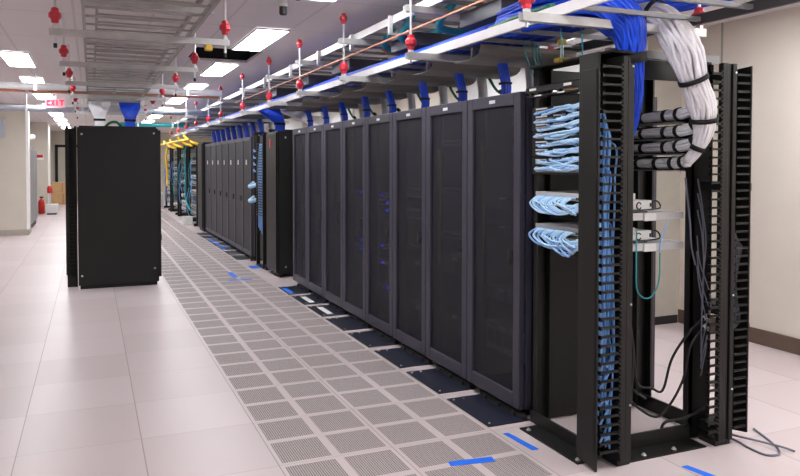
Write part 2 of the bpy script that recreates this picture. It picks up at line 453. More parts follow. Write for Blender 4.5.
# navy cover plates on the floor in front of each cabinet
def plate(y, label, group, x0=1.225, w=.50, taped=None):
    x1 = 1.505
    t = empty('cover_plate', ((x0+x1)/2, y+w/2, 0), label, 'plate', group)
    MB().box(x0, x1, y, y+w, 0, .006).build('sheet', M['navy'], t, bevel=.002)
    for a, b in ((x0+.03, y+.04), (x0+.03, y+w-.04), (x0+.10, y+w-.04)):
        MB().lathe([(.007, .006), (.007, .009), (.003, .011)], 8, (a, b, 0)).build('screw', M['screw'], t)
    g = MB().box(1.462, 1.492, y+.01, y+w-.01, .006, .034)
    for k in range(3): g.box(1.446, 1.462, y+.09+.16*k, y+.112+.16*k, .006, .030)
    g.build('brush_strip', M['rubber'], t)
    return t
G2 = 'navy cover plates along the near cabinets'
pnear = None
for i in range(8):
    y = 3.93-.61+.61*i+.035
    lab = 'navy metal cover plate on the floor, %s of the row under the near cabinets' % ORD[i]
    if pnear is None: pnear = plate(y, lab, G2)
    else: dup(pnear, (1.365, y+.25, 0), lab)
for i, nm in ((5, 'third'), (6, 'second')):
    y = 3.93-.61+.61*i+.035
    tag(MB().box(1.30, 1.36, y+.06, y+.40, .0065, .0085).build('paper_sheet', M['label']),
        'white paper strip on the %s navy floor plate from the plain black cabinet' % nm, 'paper', 'papers on the cover plates')
tag(MB().box(1.24, 1.30, 3.355+.61*7+.05, 3.355+.61*7+.40, .0065, .008).build('tape_strip', M['tape']), 'blue tape strip stuck on the last navy cover plate of the near row', 'tape')

# ------------------------------------------------------------------ floor tapes
def tape(pts, label):
    b = MB().prism(pts, 'z', .0004, .0022)
    tag(b.build('tape_strip', M['tape']), label, 'tape', 'blue tape strips on the floor')
tape([(1.250, 3.245), (1.285, 3.245), (1.31, 3.0), (1.27, 3.0)], 'blue tape strip on the floor pointing at the corner of the open rack base')
tape([(.785, 2.99), (.795, 3.04), (1.03, 3.01), (1.02, 2.955)], 'blue tape strip lying across the perforated floor tiles')
tape([(1.835, 2.56), (1.875, 2.56), (1.915, 2.40), (1.87, 2.40)], 'blue tape strip on plain floor before the open rack, below the empty cable manager')
tape([(.86, 9.05), (.93, 9.05), (.93, 9.5), (.86, 9.5)], 'small blue tape mark on the perforated strip halfway along the aisle')
tape([(.76, 8.80), (1.06, 8.80), (1.06, 8.86), (.76, 8.86)], 'thin blue tape line across the perforated strip halfway along the aisle')
tape([(1.25, 9.72), (1.40, 9.72), (1.40, 9.98), (1.25, 9.98)], 'short blue tape piece on the floor before the plain black cabinet')

# ------------------------------------------------------------------ plain black cabinet past the near row
x, y = 1.40, 8.80
c = empty('equipment_cabinet', (x, y, 0), 'plain black closed cabinet between the near cabinet row and the far bank', 'cabinet')
MB().box(x, x+.95, y, y+.58, .04, 1.915).build('body', M['black'], c, bevel=.006)
MB().box(x+.02, x+.93, y-.012, y, .07, 1.89).build('side_panel', M['blackp'], c, bevel=.003)
MB().box(x-.02, x, y+.02, y+.56, .06, 1.90).build('door', M['black'], c, bevel=.006)
for zz in (.14, 1.83):
    MB().cbox((x+.10, y-.015, zz), (.022, .008, .022)).build('screw', M['screw'], c, bevel=.004)
MB().box(x-.024, x-.02, y+.30, y+.36, 1.70, 1.82).build('red_sticker', M['extred'], c)
for fx in (x+.06, x+.89):
    for fy in (y+.06, y+.52): MB().lathe([(.025, 0), (.025, .04)], 10, (fx, fy, 0)).build('foot', M['rubber'], c)

# ------------------------------------------------------------------ far bank of cabinets
def far_cab(loc, label):
    x, y, z = loc; w = .66
    c = empty('server_cabinet', loc, label, 'cabinet', 'dark cabinets in the far bank')
    MB().box(x+.03, x+1.0, y, y+w-.003, .04, 1.91).build('body', M['cab'], c)
    d = MB().box(x, x+.028, y+.004, y+.05, .05, 1.905).box(x, x+.028, y+w-.05, y+w-.006, .05, 1.905).box(x, x+.028, y+.05, y+w-.05, 1.85, 1.905).box(x, x+.028, y+.05, y+w-.05, .05, .12)
    door = d.build('door', M['cab'], c, bevel=.004)
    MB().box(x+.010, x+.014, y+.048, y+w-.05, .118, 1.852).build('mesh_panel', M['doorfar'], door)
    MB().box(x-.006, x+.002, y+w/2-.03, y+w/2+.03, 1.47, 1.55).build('badge', M['label'], door)
    MB().box(x-.012, x+.004, y+.075, y+.12, .88, .96).build('handle', M['rubber'], door)
    return c
fc = None
for i in range(7):
    loc = (1.44, 10.62+.66*i, 0); lab = 'dark cabinet of the far bank, %s from the rack with blue cords' % ORD[i]
    if fc is None: fc = far_cab(loc, lab)
    else: dup(fc, loc, lab)
G3 = 'navy cover plates along the far bank'
for i in range(7):
    dup(pnear, (1.365, 10.62+.66*i+.30, 0), 'navy cover plate on the floor, %s of the row under the far bank' % ORD[i], G3)
for i, k in ((2, 'third'), (3, 'fourth'), (4, 'fifth')):
    y = 10.62+.66*i
    tag(MB().box(1.25, 1.33, y+.10, y+.45, .0065, .008).build('tape_strip', M['tape']), 'blue tape on the %s navy plate under the far bank' % k, 'tape', 'blue tape on the far plates')

# ------------------------------------------------------------------ generic open rack for the far ones
def open_rack(name, x, y, w, d, label, cat='rack', h=2.0):
    r = empty(name, (x, y, 0), label, cat)
    for px in (x, x+d-.06):
        for py in (y, y+w-.05):
            MB().box(px, px+.06, py, py+.05, .012, h).build('post', M['black'], r)
    for py in (y, y+w-.05):
        MB().box(x-.06, x+d+.06, py, py+.05, 0, .07).build('base_rail', M['black'], r)
        MB().box(x, x+d, py, py+.05, h, h+.04).build('top_rail', M['black'], r)
    return r
r = open_rack('open_frame_rack', 1.46, 9.50, 1.02, .7, 'black open rack with light blue cords, between the plain cabinet and far bank', h=1.93)
MB().box(1.50, 1.52, 9.60, 10.42, .06, 1.9).build('panel', M['blackp'], r)
GF = 'patch cords on the rack before the far bank'
for k in range(14):
    yy = 9.70+.28*(k/13) + random.uniform(-.02, .02); sw = random.uniform(-.05, .05)
    pts = spline([(1.44, yy, 1.78), (1.41, yy+sw, 1.4), (1.42, yy-sw, 1.05), (1.42, yy+.5*sw, .55+random.uniform(-.1, .25))], 6)
    tag(MB().tube(pts, .014, 5).build('patch_cable', M[('mblue', 'lblue')[k % 2]], smooth=True), 'light blue cord hanging upright in the rack before the far bank', 'cable', GF)
v = empty('vertical_cable_manager', (1.44, 9.85, 0), 'black finger bar cable manager over the hanging blue cords before the far bank', 'cable manager')
MB().box(1.395, 1.45, 9.63, 9.66, .02, 1.90).build('spine', M['black'], v); MB().box(1.395, 1.45, 10.04, 10.07, .02, 1.90).build('spine', M['black'], v)
MB().box(1.39, 1.455, 9.62, 10.08, 0, .02).build('foot', M['black'], v)
for k in range(28):
    z = .75+.038*k
    MB().box(1.395, 1.403, 9.66, 10.04, z-.006, z+.006).build('finger', M['black'], v)
for k, z in enumerate((1.70, 1.60, 1.50, 1.40)):
    tag(MB().tube(spline([(1.45, 10.12, z), (1.42, 10.28, z-.03), (1.45, 10.45, z)], 6), .012, 5).build('patch_cable', M['lblue']), 'short light blue cord loop beside the far bank, %s row' % ('top', 'second', 'third', 'fourth')[k], 'cable', 'short cord loops before the far bank')
for k, z in enumerate((1.20, .98)):
    tag(MB().tube(spline([(1.45, 10.10, z), (1.37, 10.2, z-.05), (1.37, 10.4, z-.05), (1.45, 10.48, z)], 6), .028, 6).build('cord_coil', M['lblue2'], smooth=True), 'pale blue cord coil beside the far bank, %s one' % ('upper', 'lower')[k], 'cable')

# black cabinet and racks past the far bank
c = empty('equipment_cabinet', (1.40, 15.30, 0), 'tall black cabinet at the far end of the far bank', 'cabinet')
MB().box(1.40, 2.3, 15.30, 16.0, .04, 1.95).build('body', M['black'], c, bevel=.006)
MB().box(1.38, 1.40, 15.34, 15.96, .07, 1.92).build('door', M['blackp'], c)
MB().box(1.42, 2.28, 15.32, 15.98, 0, .04).build('plinth', M['rubber'], c)
for i, yy in enumerate((16.7, 18.6, 20.6, 22.6)):
    nm = ORD[i]
    r = open_rack('open_frame_rack', 1.45, yy, 1.5, .7, 'black open rack of mixed gear past the far bank, %s' % nm, h=1.95)
    MB().box(1.75, 1.77, yy+.06, yy+1.44, .1, 1.9).build('back_panel', M['blackp'], r)
    for k in range(9):
        z = .22+.18*k; st = random.choice(['srvd', 'srv', 'srvl', 'srvd', 'device'])
        e = empty('network_switch', (1.48, yy+.75, z), '%s on the %s open rack past the far bank, %s up' % ({'srvd': 'dark switch', 'srv': 'grey switch', 'srvl': 'pale switch', 'device': 'white switch'}[st], nm, ORD[k].replace('nearest', 'first')), 'switch', 'switches on the far racks')
        MB().box(1.47, 1.74, yy+.2, yy+1.2, z, z+.08).build('chassis', M[st], e)
        MB().box(1.464, 1.47, yy+.25, yy+.9, z+.02, z+.05).build('port_strip', M['srvd'], e)
    for k in range(5):
        y2 = yy+.2+random.random()*1.1; z1 = .8+random.random()*.9; mt = random.choice(['mblue', 'blackcord', 'teal', 'lblue', 'mblue'])
        cn = {'mblue': 'mid blue', 'blackcord': 'black', 'teal': 'teal', 'lblue': 'light blue'}[mt]
        tag(MB().tube(spline([(1.44, y2, z1), (1.38, y2-.06, z1-.25), (1.40, y2+.05, z1-.55), (1.44, y2, z1-.7)], 5), .009, 5).build('patch_cable', M[mt]),
            '%s cord looping down the %s open rack past the far bank' % (cn, nm), 'cable', '%s cords on the %s far rack' % (cn, nm))
tag(MB().tube(spline([(1.38, 18.0, 1.93), (1.34, 18.05, 1.7), (1.36, 18.0, 1.2), (1.35, 17.9, .6), (1.37, 17.2, .35)], 8), .022, 6).build('patch_cable', M['teal'], smooth=True), 'long teal cable hanging down the end of the far racks', 'cable')
# yellow fibre ducting on top of the far racks
yd = empty('fibre_duct', (1.3, 18.4, 1.98), 'bright yellow fibre duct above the far racks', 'duct')
MB().tube(spline([(1.2, 15.9, 2.02), (1.16, 17.5, 2.04), (1.12, 19.5, 2.04), (1.1, 22.5, 2.04)], 6), .028, 8).build('channel', M['yellow'], yd, smooth=True)
for a in (16.5, 17.7, 19.6, 21.2):
    MB().tube(spline([(1.15, a, 2.13), (1.2, a-.1, 2.06), (1.30, a-.3, 1.97), (1.45, a-.4, 1.92)], 5), .034, 8).build('spout', M['yellow'], yd, smooth=True)
MB().tube(spline([(1.32, 22.2, 1.95), (1.3, 22.2, 1.6), (1.34, 22.3, 1.1), (1.3, 22.1, .8)], 5), .03, 6).build('drop_tube', M['yellow'], yd, smooth=True)
tag(MB().box(1.2, 1.42, 17.15, 17.5, 0, .2).build('storage_box', M['device'], bevel=.01), 'small white box on the floor at the foot of the far racks', 'box')
g = empty('floor_unit', (1.15, 23.9, 0), 'pale grey floor unit standing at the far end of the aisle', 'unit')
MB().box(.95, 1.36, 23.7, 24.2, 0, .52).build('body', M['device'], g, bevel=.01)
MB().box(.97, 1.34, 23.69, 23.7, .06, .46).build('front_panel', M['shelf'], g)

# ------------------------------------------------------------------ left black rack row seen end-on
x0, x1, yb = -1.0, -.085, 8.85
c = empty('equipment_rack', (-.54, yb, 0), 'big black rack standing end-on beside the perforated strip on plain floor', 'rack')
MB().box(x0, x1, yb, yb+.022, .045, 1.92).build('end_panel', M['blackp'], c, bevel=.006)
for xx in (x0+.02, x1-.08):
    for yy in (yb+.03, yb+.64):
        MB().box(xx, xx+.06, yy, yy+.05, 0, 1.94).build('post', M['black'], c)
MB().box(x0+.08, x1-.08, yb+.03, yb+.66, 0, .05).build('base', M['black'], c)
MB().box(x0+.02, x1-.02, yb+.02, yb+.68, 1.90, 1.94).build('top_panel', M['black'], c)
MB().box(x0+.03, x1-.03, yb+.30, yb+.32, .05, 1.9).build('divider_panel', M['black'], c)
for xx, zz in ((x0+.04, .16), (x1-.05, .21), (x0+.05, 1.84), (x1-.05, 1.86)):
    MB().cbox((xx, yb-.003, zz), (.022, .008, .022)).build('screw', M['screw'], c, bevel=.004)
MB().box(x1, x1+.03, yb+.02, yb+.05, .1, 1.9).build('edge_strip', M['rubber'], c)
MB().box(x1, x1+.035, yb+.0, yb+.05, .55, .62).build('latch', M['rubber'], c)
def ladder_manager(x, y, label):
    v = empty('vertical_cable_manager', (x, y, 0), label, 'cable manager')
    MB().box(x, x+.025, y, y+.03, .12, 1.94).build('spine', M['black'], v)
    MB().box(x+.09, x+.115, y, y+.03, .12, 1.94).build('spine', M['black'], v)
    fm = None
    for k in range(36):
        MB().box(x+.025, x+.09, y+.005, y+.02, .22+k*.047, .236+k*.047).build('finger', M['black'], v)
    MB().box(x-.012, x, y+.01, y+.25, .15, 1.93).build('cover', M['blackp'], v)
    MB().box(x, x+.115, y+.075, y+.082, .13, 1.92).build('back_web', M['blackp'], v)
    MB().box(x, x+.115, y+.03, y+.09, 0, .13).build('foot', M['black'], v)
    return v
ladder_manager(-1.125, 9.05, 'black ladder-like cable manager on the outer edge of the end-on rack')
for i in range(3):
    yy = 9.75+i*.75
    r = open_rack('open_frame_rack', -.95, yy, .7, .8, 'black open rack standing behind the end-on rack, %s' % ORD[i], h=1.9)
    MB().box(-.9, -.2, yy+.3, yy+.32, .08, 1.88).build('back_panel', M['blackp'], r)

# ------------------------------------------------------------------ hall things
lk = empty('locker_bank', (-2.2, 16.7, 0), 'grey metal locker standing behind the cream wall end', 'locker')
MB().box(-2.55, -2.12, 16.75, 19.2, .1, 1.83).build('body', M['locker'], lk, bevel=.005)
for k in range(4): MB().box(-2.12, -2.105, 16.77+.61*k, 17.35+.61*k, .14, 1.80).build('door', M['locker'], lk, bevel=.003)
MB().box(-2.53, -2.14, 16.8, 19.15, 0, .1).build('plinth', M['rubber'], lk)
e = empty('fire_extinguisher', (-2.22, 22.6, 0), 'red fire extinguisher on the floor by the hall corner', 'fire extinguisher')
MB().lathe([(.08, 0), (.09, .03), (.09, .34), (.065, .41), (.025, .44), (.025, .47)], 12, (-2.22, 22.6, 0)).build('cylinder', M['extred'], e, smooth=True)
MB().box(-2.27, -2.17, 22.57, 22.63, .47, .51).build('handle', M['rubber'], e)
e = empty('floor_unit', (-1.95, 22.3, 0), 'small white cart with a red lamp near the fire extinguisher', 'cart')
MB().box(-2.08, -1.76, 22.1, 22.5, .04, .30).build('body', M['device'], e, bevel=.01)
MB().tube([(-1.98, 22.3, .3), (-1.98, 22.3, .62)], .02).build('pole', M['rod'], e)
MB().lathe([(.06, .62), (.07, .66), (.07, .78), (.04, .83)], 10, (-1.98, 22.3, 0)).build('red_lamp', M['extred'], e)
MB().box(-2.05, -1.8, 22.15, 22.45, 0, .04).build('wheel_base', M['rubber'], e)
def carton(x, y, z, w, d, h, label):
    e = empty('cardboard_box', (x, y, z), label, 'box', 'cardboard boxes at the hall end')
    MB().box(x-w/2, x+w/2, y-d/2, y+d/2, z, z+h).build('carton', M['card'], e, bevel=.006)
    MB().box(x-.03, x+.03, y-d/2-.003, y-d/2, z+.02, z+h-.02).build('tape_band', M['brown'], e)
carton(-1.80, 27.6, 0, .75, .5, .42, 'brown cardboard box on the floor at the hall end')
carton(-1.82, 27.6, .425, .8, .5, .38, 'brown cardboard box on top of another at the hall end')
sg = empty('wall_sign', (-2.28, 22.99, 1.62), 'small red and white sign on the hall wall above the extinguisher', 'sign')
MB().box(-2.38, -2.18, 22.985, 22.998, 1.60, 1.76).build('panel', M['label'], sg)
MB().box(-2.37, -2.19, 22.982, 22.985, 1.66, 1.75).build('red_band', M['extred'], sg)
tag(MB().lathe([(.04, 2.0), (.06, 2.02), (.06, 2.07), (.03, 2.10)], 12, (-2.0, 16.3, 0)).build('wall_camera', M['whitepipe'], smooth=True), 'small white round camera on the corner of the cream wall', 'camera')
tag(MB().box(-2.70, -2.48, 15.96, 16.0, 2.02, 2.4).build('wall_panel', M['bluepipe'], bevel=.01), 'pale blue box on the cream wall at the photo edge', 'panel')
ex = empty('exit_sign', (-1.42, 13.5, 2.42), 'lit red EXIT sign hanging from the ceiling beside the pale blue-grey pipe', 'sign')
MB().box(-1.585, -1.275, 13.50, 13.54, 2.50, 2.635).build('housing', M['exit'], ex, bevel=.004)
MB().box(-1.45, -1.41, 13.51, 13.53, 2.635, CEIL).build('mount', M['label'], ex)
lm = MB(); LX = -1.43; lz = 2.517; lh = .10
def bar(cx, dx0, dx1, z0, z1): lm.box(cx+dx0, cx+dx1, 13.494, 13.5, lz+z0, lz+z1)
cx = LX-.105
bar(cx, -.034, -.012, 0, lh); bar(cx, -.012, .030, 0, .024); bar(cx, -.012, .022, .053, .077); bar(cx, -.012, .030, lh-.024, lh)
cx = LX-.038
for sg_ in (-1, 1):
    lm.prism([(cx-sg_*.036, lz), (cx-sg_*.012, lz), (cx+sg_*.036, lz+lh), (cx+sg_*.012, lz+lh)], 'y', 13.494, 13.5)
bar(LX+.030, -.012, .012, 0, lh)
bar(LX+.108, -.012, .012, 0, lh); bar(LX+.108, -.040, .040, lh-.024, lh)
lm.build('lettering', M['exitl'], ex)

# ------------------------------------------------------------------ overhead ladder rack over the plain floor
def insulator(p, x, y, z, s=1.):
    MB().lathe([(.012*s, -.05*s), (.022*s, -.045*s), (.024*s, -.028*s), (.038*s, -.012*s), (.038*s, .012*s), (.024*s, .028*s), (.022*s, .045*s), (.012*s, .05*s)], 8, (x, y, z)).build('insulator', M['red'], p, smooth=False)
def rodp(p, x, y, z0, z1, r=.007):
    MB().tube([(x, y, z0), (x, y, z1)], r, 6).build('rod', M['rod'], p)
def strutp(p, xa, xb, y, z):
    MB().prism([(y-.021, z), (y+.021, z), (y+.021, z+.041), (y+.012, z+.041), (y+.012, z+.037), (y+.017, z+.037), (y+.017, z+.004), (y-.017, z+.004), (y-.017, z+.037), (y-.012, z+.037), (y-.012, z+.041), (y-.021, z+.041)], 'x', xa, xb).build('strut', M['strut'], p)
def ladder(name, label, xa, xb, z, ya, yb, pitch, group=None, rm='rung', h=.045, railm='rung', t=.018, rw=.026, rh=.022, farm=None, up=0.):
    l = empty(name, ((xa+xb)/2, ya, z), label, 'ladder rack', group)
    MB().box(xa-t/2, xa+t/2, ya, yb, z, z+h).build('side_rail', M[railm], l)
    MB().box(xb-t/2, xb+t/2, ya, yb, z+up, z+h+up).build('side_rail', M[farm or railm], l)
    n = int((yb-ya)/pitch)
    for k in range(n):
        y = ya+pitch*(k+.5)
        MB().box(xa+t/2, xb-t/2, y-rw/2, y+rw/2, z+h*.25, z+h*.25+rh).build('rung', M[rm], l)
    return l
ladder('ladder_rack', 'grey ladder rack hanging over the plain floor, lower of the pair', -.88, -.22, 2.345, 2.0, 13.0, .255, rm='lrung', railm='lrung', rw=.013, rh=.013)
ladder('ladder_rack', 'grey ladder rack hanging over the plain floor, upper of the pair', -.80, -.16, 2.565, 2.0, 13.0, .30, rm='lrung', railm='lrung', rw=.012, rh=.012)
G4 = 'trapeze hangers of the ladder rack over the plain floor'
for i in range(-1, 6):
    y = 4.80+1.50*i
    if i < 0: y = 3.0
    lab = 'steel strut hanger with red insulators under the ladder rack over plain floor, %s' % ORD[i+1]
    h = empty('trapeze_hanger', (-.5, y, 2.30), lab, 'hanger', G4)
    strutp(h, -1.085, .04, y, 2.30)
    strutp(h, -.90, -.06, y+.05, 2.52)
    for xx in (-1.05, .012):
        rodp(h, xx, y, 2.24, CEIL, .009)
        insulator(h, xx, y, 2.425)
        MB().lathe([(.011, 2.222), (.011, 2.25)], 8, (xx, y, 0)).build('rod_end_cap', M['rubber'], h)
        MB().lathe([(.018, 2.342), (.018, 2.358)], 6, (xx, y, 0)).build('nut', M['rod'], h)
tag(MB().cbox((-.10, 4.80, 2.28), (.05, .05, .04)).build('beam_clamp', M['brass'], bevel=.008), 'small yellow clamp under the ladder rack strut beside the ceiling opening', 'clamp')
# drops into the end-on rack
def drop_fan(cx, y, m, label, zt, w0=.26, w1=.13, strands=14):
    t = empty('cable_drop', (cx, y, 1.93), label, 'cables')
    for k in range(strands):
        a = (k+.5)/strands-.5
        pts = spline([(cx+a*w0*1.1, y+.12, zt+.02), (cx+a*w0, y+.02, zt-.06), (cx+a*w1, y-.01, (zt+1.93)/2-.02), (cx+a*w1*.95, y, 1.94)], 5)
        MB().tube(pts, w0/strands*.62, 6).build('cable', m, t, smooth=True)
    MB().box(cx-w1*.58, cx+w1*.58, y-.028, y+.022, (zt+1.93)/2-.05, (zt+1.93)/2-.02).build('strap', M['strap'], t)
drop_fan(-.735, 10.2, M['white'], 'white cable fan dropping from the ladder rack onto the end-on rack', 2.32)
drop_fan(-.34, 10.2, M['blue'], 'blue cable fan dropping from the ladder rack onto the end-on rack', 2.32)
tag(MB().box(-.95, -.12, 10.0, 10.4, 1.9405, 1.985).build('cable_tray_box', M['rubber'], bevel=.01), 'black cable panel lying on top of the end-on rack', 'panel')
tag(MB().tube(spline([(-.66, 10.15, 2.0), (-.60, 10.1, 2.05), (-.52, 10.1, 2.055), (-.46, 10.15, 2.0)], 5), .02, 6).build('patch_cable', M['green'], smooth=True), 'dark green cord between the white and blue fans on the end-on rack', 'cable')

# ------------------------------------------------------------------ pipes across the room
def pipe(name, x0, x1, y, z, r, m, label, n=3):
    p = empty(name, ((x0+x1)/2, y, z), label, 'pipe')
    MB().tube([(x0, y, z), (x1, y, z)], r, 10).build('tube', M[m], p, smooth=True)
    for k in range(n):
        xx = x0+(k+.5)*(x1-x0)/n
        MB().box(xx-.02, xx+.02, y-r-.01, y+r+.01, z-r-.012, z+r+.012).build('clip', M['rod'], p)
        MB().tube([(xx, y, z+r), (xx, y, CEIL)], .008, 6).build('hanger_rod', M['rod'], p)
pipe('overhead_pipe', XL, .95, 10.35, 2.53, .045, 'whitepipe', 'white pipe crossing the room under the ceiling, nearer one', 7)
pipe('overhead_pipe', XL, .95, 10.63, 2.49, .02, 'copper', 'orange copper pipe crossing just below the nearer white pipe', 4)
pipe('overhead_pipe', XL, 1.3, 13.6, 2.46, .055, 'bluepipe', 'pale blue-grey pipe crossing the room beyond the white pipe', 8)
pipe('overhead_pipe', -.2, 1.4, 17.5, 2.42, .05, 'teal', 'short teal pipe crossing far down the aisle', 2)

# ------------------------------------------------------------------ trays over the cabinets
XA, XB, ZL, ZU = 1.235, 2.02, 2.20, 2.50
def tray(name, label, xa, xb, z, ya, yb, pitch, h, railm, t=.02, rungm='greyrail', farm=None, up=0.):
    return ladder(name, label, xa, xb, z, ya, yb, pitch, rm=rungm, h=h, railm=railm, t=t, farm=farm, up=up)
tray('cable_tray', 'pale steel cable tray above the cabinets, lower of the two', XA, XB, ZL, 1.6, 20.0, .30, .052, 'rail', farm='shaderail', up=.0)
ut = tray('cable_tray', 'pale steel cable tray above the cabinets, upper one near the ceiling', 1.19, 1.90, ZU+.005, 2.0, 20.0, .30, .055, 'rail')
G5 = 'trapeze hangers over the cabinets'
ys = [2.74, 4.00, 5.26, 6.52, 7.77, 9.27, 10.95, 12.2, 13.7, 15.2, 16.7, 18.2]
for i, y in enumerate(ys):
    h = empty('trapeze_hanger', (1.55, y, 2.155), 'steel strut hanger with red insulators over the cabinets, %s from the camera' % ORD[i], 'hanger', G5)
    strutp(h, 1.01, 2.14, y, 2.157)
    if i: strutp(h, 1.01, 2.10, y+.03, ZU-.04)
    for xx in (1.04, 2.11):
        rodp(h, xx, y, 2.13, CEIL, .008)
        insulator(h, xx, y, 2.262)
        if i: insulator(h, xx, y, 2.655, .85)
        MB().lathe([(.02, 2.20), (.02, 2.214)], 6, (xx, y, 0)).build('nut', M['rod'], h)
# brackets between the trays (L-shaped posts on the upper rail)
for k, y in enumerate((3.3, 4.6, 5.4, 6.3, 7.3, 8.5, 9.8)):
    MB().box(1.150, 1.178, y, y+.025, 2.43, 2.56).box(1.150, 1.24, y, y+.025, 2.425, 2.437).build('bracket', M['rail'], ut)
# copper ground line along the trays
tag(MB().tube([(1.20, 1.6, 2.41), (1.20, 4, 2.41), (1.205, 7, 2.41), (1.21, 10.6, 2.42)], .007, 8).build('ground_cable', M['copper'], smooth=True), 'copper ground cable running along between the two trays', 'cable')
# cables lying in the lower tray
cb = empty('cable_bundle', (1.6, 2.4, 2.23), 'blue cables lying along the lower tray over the cabinets', 'cables')
for k in range(16):
    xx = 1.285+.031*k; zz = 2.265+.02*(k % 3)
    pts = [(xx+random.uniform(-.012, .012), 3.2+i*1.1, zz+random.uniform(-.006, .006)) for i in range(14)]
    MB().tube(pts, .015, 6).build('cable', M['blue' if k < 4 else 'bluedk'], cb, smooth=True)
cb = empty('cable_bundle', (1.8, 2.4, 2.23), 'grey-white cables lying along the lower tray over the cabinets', 'cables')
for k in range(4):
    pts = [(1.80+.025*k, 2.9+i*1.1, 2.27+random.uniform(-.006, .006)) for i in range(14)]
    MB().tube(pts, .013, 6).build('cable', M['greyw'], cb, smooth=True)
tag(MB().tube(spline([(1.235, 2.80, 2.262), (1.235, 3.1, 2.264), (1.26, 3.42, 2.262)], 6), .012, 6).build('patch_cable', M['green'], smooth=True), 'green cable on the rim of the lower tray near the open rack', 'cable')
# teal hose loops on upper tray
for k, (y, xx) in enumerate(((4.25, 1.42), (4.75, 1.36), (5.15, 1.40))):
    tag(MB().tube(spline([(xx-.10, y-.3, 2.53), (xx-.05, y, 2.44), (xx+.15, y+.05, 2.42), (xx+.22, y-.1, 2.47), (xx+.3, y+.25, 2.53)], 6), .026, 8).build('flexible_hose', M['teal'], smooth=True),
        'teal flexible hose sagging through the upper tray, %s' % ORD[k], 'hose', 'teal hoses in the upper tray')
for k, y in enumerate((3.55, 5.6, 6.9)):
    tag(MB().tube(spline([(1.35, y, 2.535), (1.5, y+.1, 2.55), (1.8, y+.5, 2.535)], 6), .014, 6).build('patch_cable', M['navyred'], smooth=True), 'orange cable lying across the upper tray, %s' % ORD[k], 'cable', 'orange cables on the upper tray')
for k, (y, w) in enumerate(((3.45, .5), (4.6, .45), (6.0, .5), (7.3, .5), (8.7, .5))):
    jb = empty('junction_box', (1.6, y+w/2, 2.36), 'dark grey metal box between the two trays, %s' % ORD[k], 'box', 'dark boxes between the trays')
    MB().box(1.36, 1.84, y, y+w, 2.36, 2.46).build('case', M['cab'], jb, bevel=.008)
    for xx in (1.42, 1.78): MB().tube([(xx, y+w/2, 2.46), (xx, y+w/2, 2.512)], .010).build('support_rod', M['rod'], jb)

# grey waterfall troughs below the lower tray, one per cabinet
def trough(loc, label, group):
    x, y, z = loc
    prof = [(-.15, .075), (-.146, .050), (-.13, .026), (-.095, .009), (-.05, .002), (0, 0), (.10, 0), (.17, .004)]
    inn = [(a+.004, b+.005) for a, b in prof]
    t = empty('cable_trough', loc, label, 'trough', group)
    o = [(y+a, z+b) for a, b in prof]; i_ = [(y+a, z+b) for a, b in inn]
    MB().prism(o+list(reversed(i_)), 'x', x-.36, x+.34).build('sheet', M['trough'], t, smooth=False)
    for hx in (x-.34, x+.30):
        MB().box(hx, hx+.02, y-.02, y, z+.005, z+.075).build('hook', M['trough'], t)
    return t
G6 = 'grey cable troughs under the lower tray'
tr0 = None
for i in range(8):
    loc = (1.66, CY+CW*(i+.5)+.04, 2.125); lab = 'grey rounded trough under the lower tray above the %s cabinet from the open rack' % ORD[i]
    tr0 = trough(loc, lab, G6) if tr0 is None else (dup(tr0, loc, lab, G6), tr0)[1]

# blue, grey and green drops into the cabinets
def blue_drop(loc, label, lean, group):
    x, y, z = loc
    t = empty('cable_drop', loc, label, 'cables', group)
    for k in range(9):
        a, b = (k % 3-1)*.017, (k//3-1)*.014
        pts = spline([(x-.02+a, y+lean+b, z+.25), (x+a, y+lean*.6+b, z+.14), (x+.01+a, y+lean*.15+b, z+.06), (x+a, y+b, z)], 5)
        MB().tube(pts, .0115, 6).build('cable', M['blue'], t, smooth=True)
    MB().box(x-.028, x+.036, y+lean*.3-.028, y+lean*.3+.028, z+.078, z+.092).build('strap', M['strap'], t)
    return t
G7 = 'blue cable drops into the near cabinets'
ddy = [.36, .30, .28, .30, .30, .30, .30, .30]; lean = [.02, .03, .02, .06, .02, .08, .04, .03]
bd = None
for i in range(8):
    loc = (1.58, CY+CW*i+ddy[i], CH); lab = 'blue cable bundle dropping onto the %s charcoal cabinet from the open rack' % ORD[i]
    blue_drop(loc, lab, lean[i], G7)
G8 = 'grey-white drops into the near cabinets'
gw = None
for i in range(8):
    x, y = 1.83, CY+CW*i+.42
    t = MB().tube(spline([(x, y+.03, CH), (x+.01, y+.03, CH+.1), (x-.03, y, CH+.26)], 6), .036, 8).build('cable_sleeve', M['greyw'], smooth=True)
    tag(t, 'grey-white cable sleeve behind the blue drop on the %s cabinet from the open rack' % ORD[i], 'cables', G8)
G9 = 'green cords into the near cabinets'
for i in range(7):
    x, y = 1.95, CY+CW*i+.25
    t = empty('green_cord', (x, y, CH), 'dark green cord arching onto the top of the %s cabinet from the open rack' % ORD[i], 'cable', G9)
    MB().tube(spline([(x, y, CH), (x, y+.06, CH+.06), (x-.02, y+.17, CH+.13), (x-.06, y+.24, CH+.26)], 6), .011, 6).build('cable', M['green'], t, smooth=True)
    MB().tube([(x-.004, y+.10, CH+.092), (x-.008, y+.13, CH+.108)], .018, 6).build('tie', M['strap'], t)
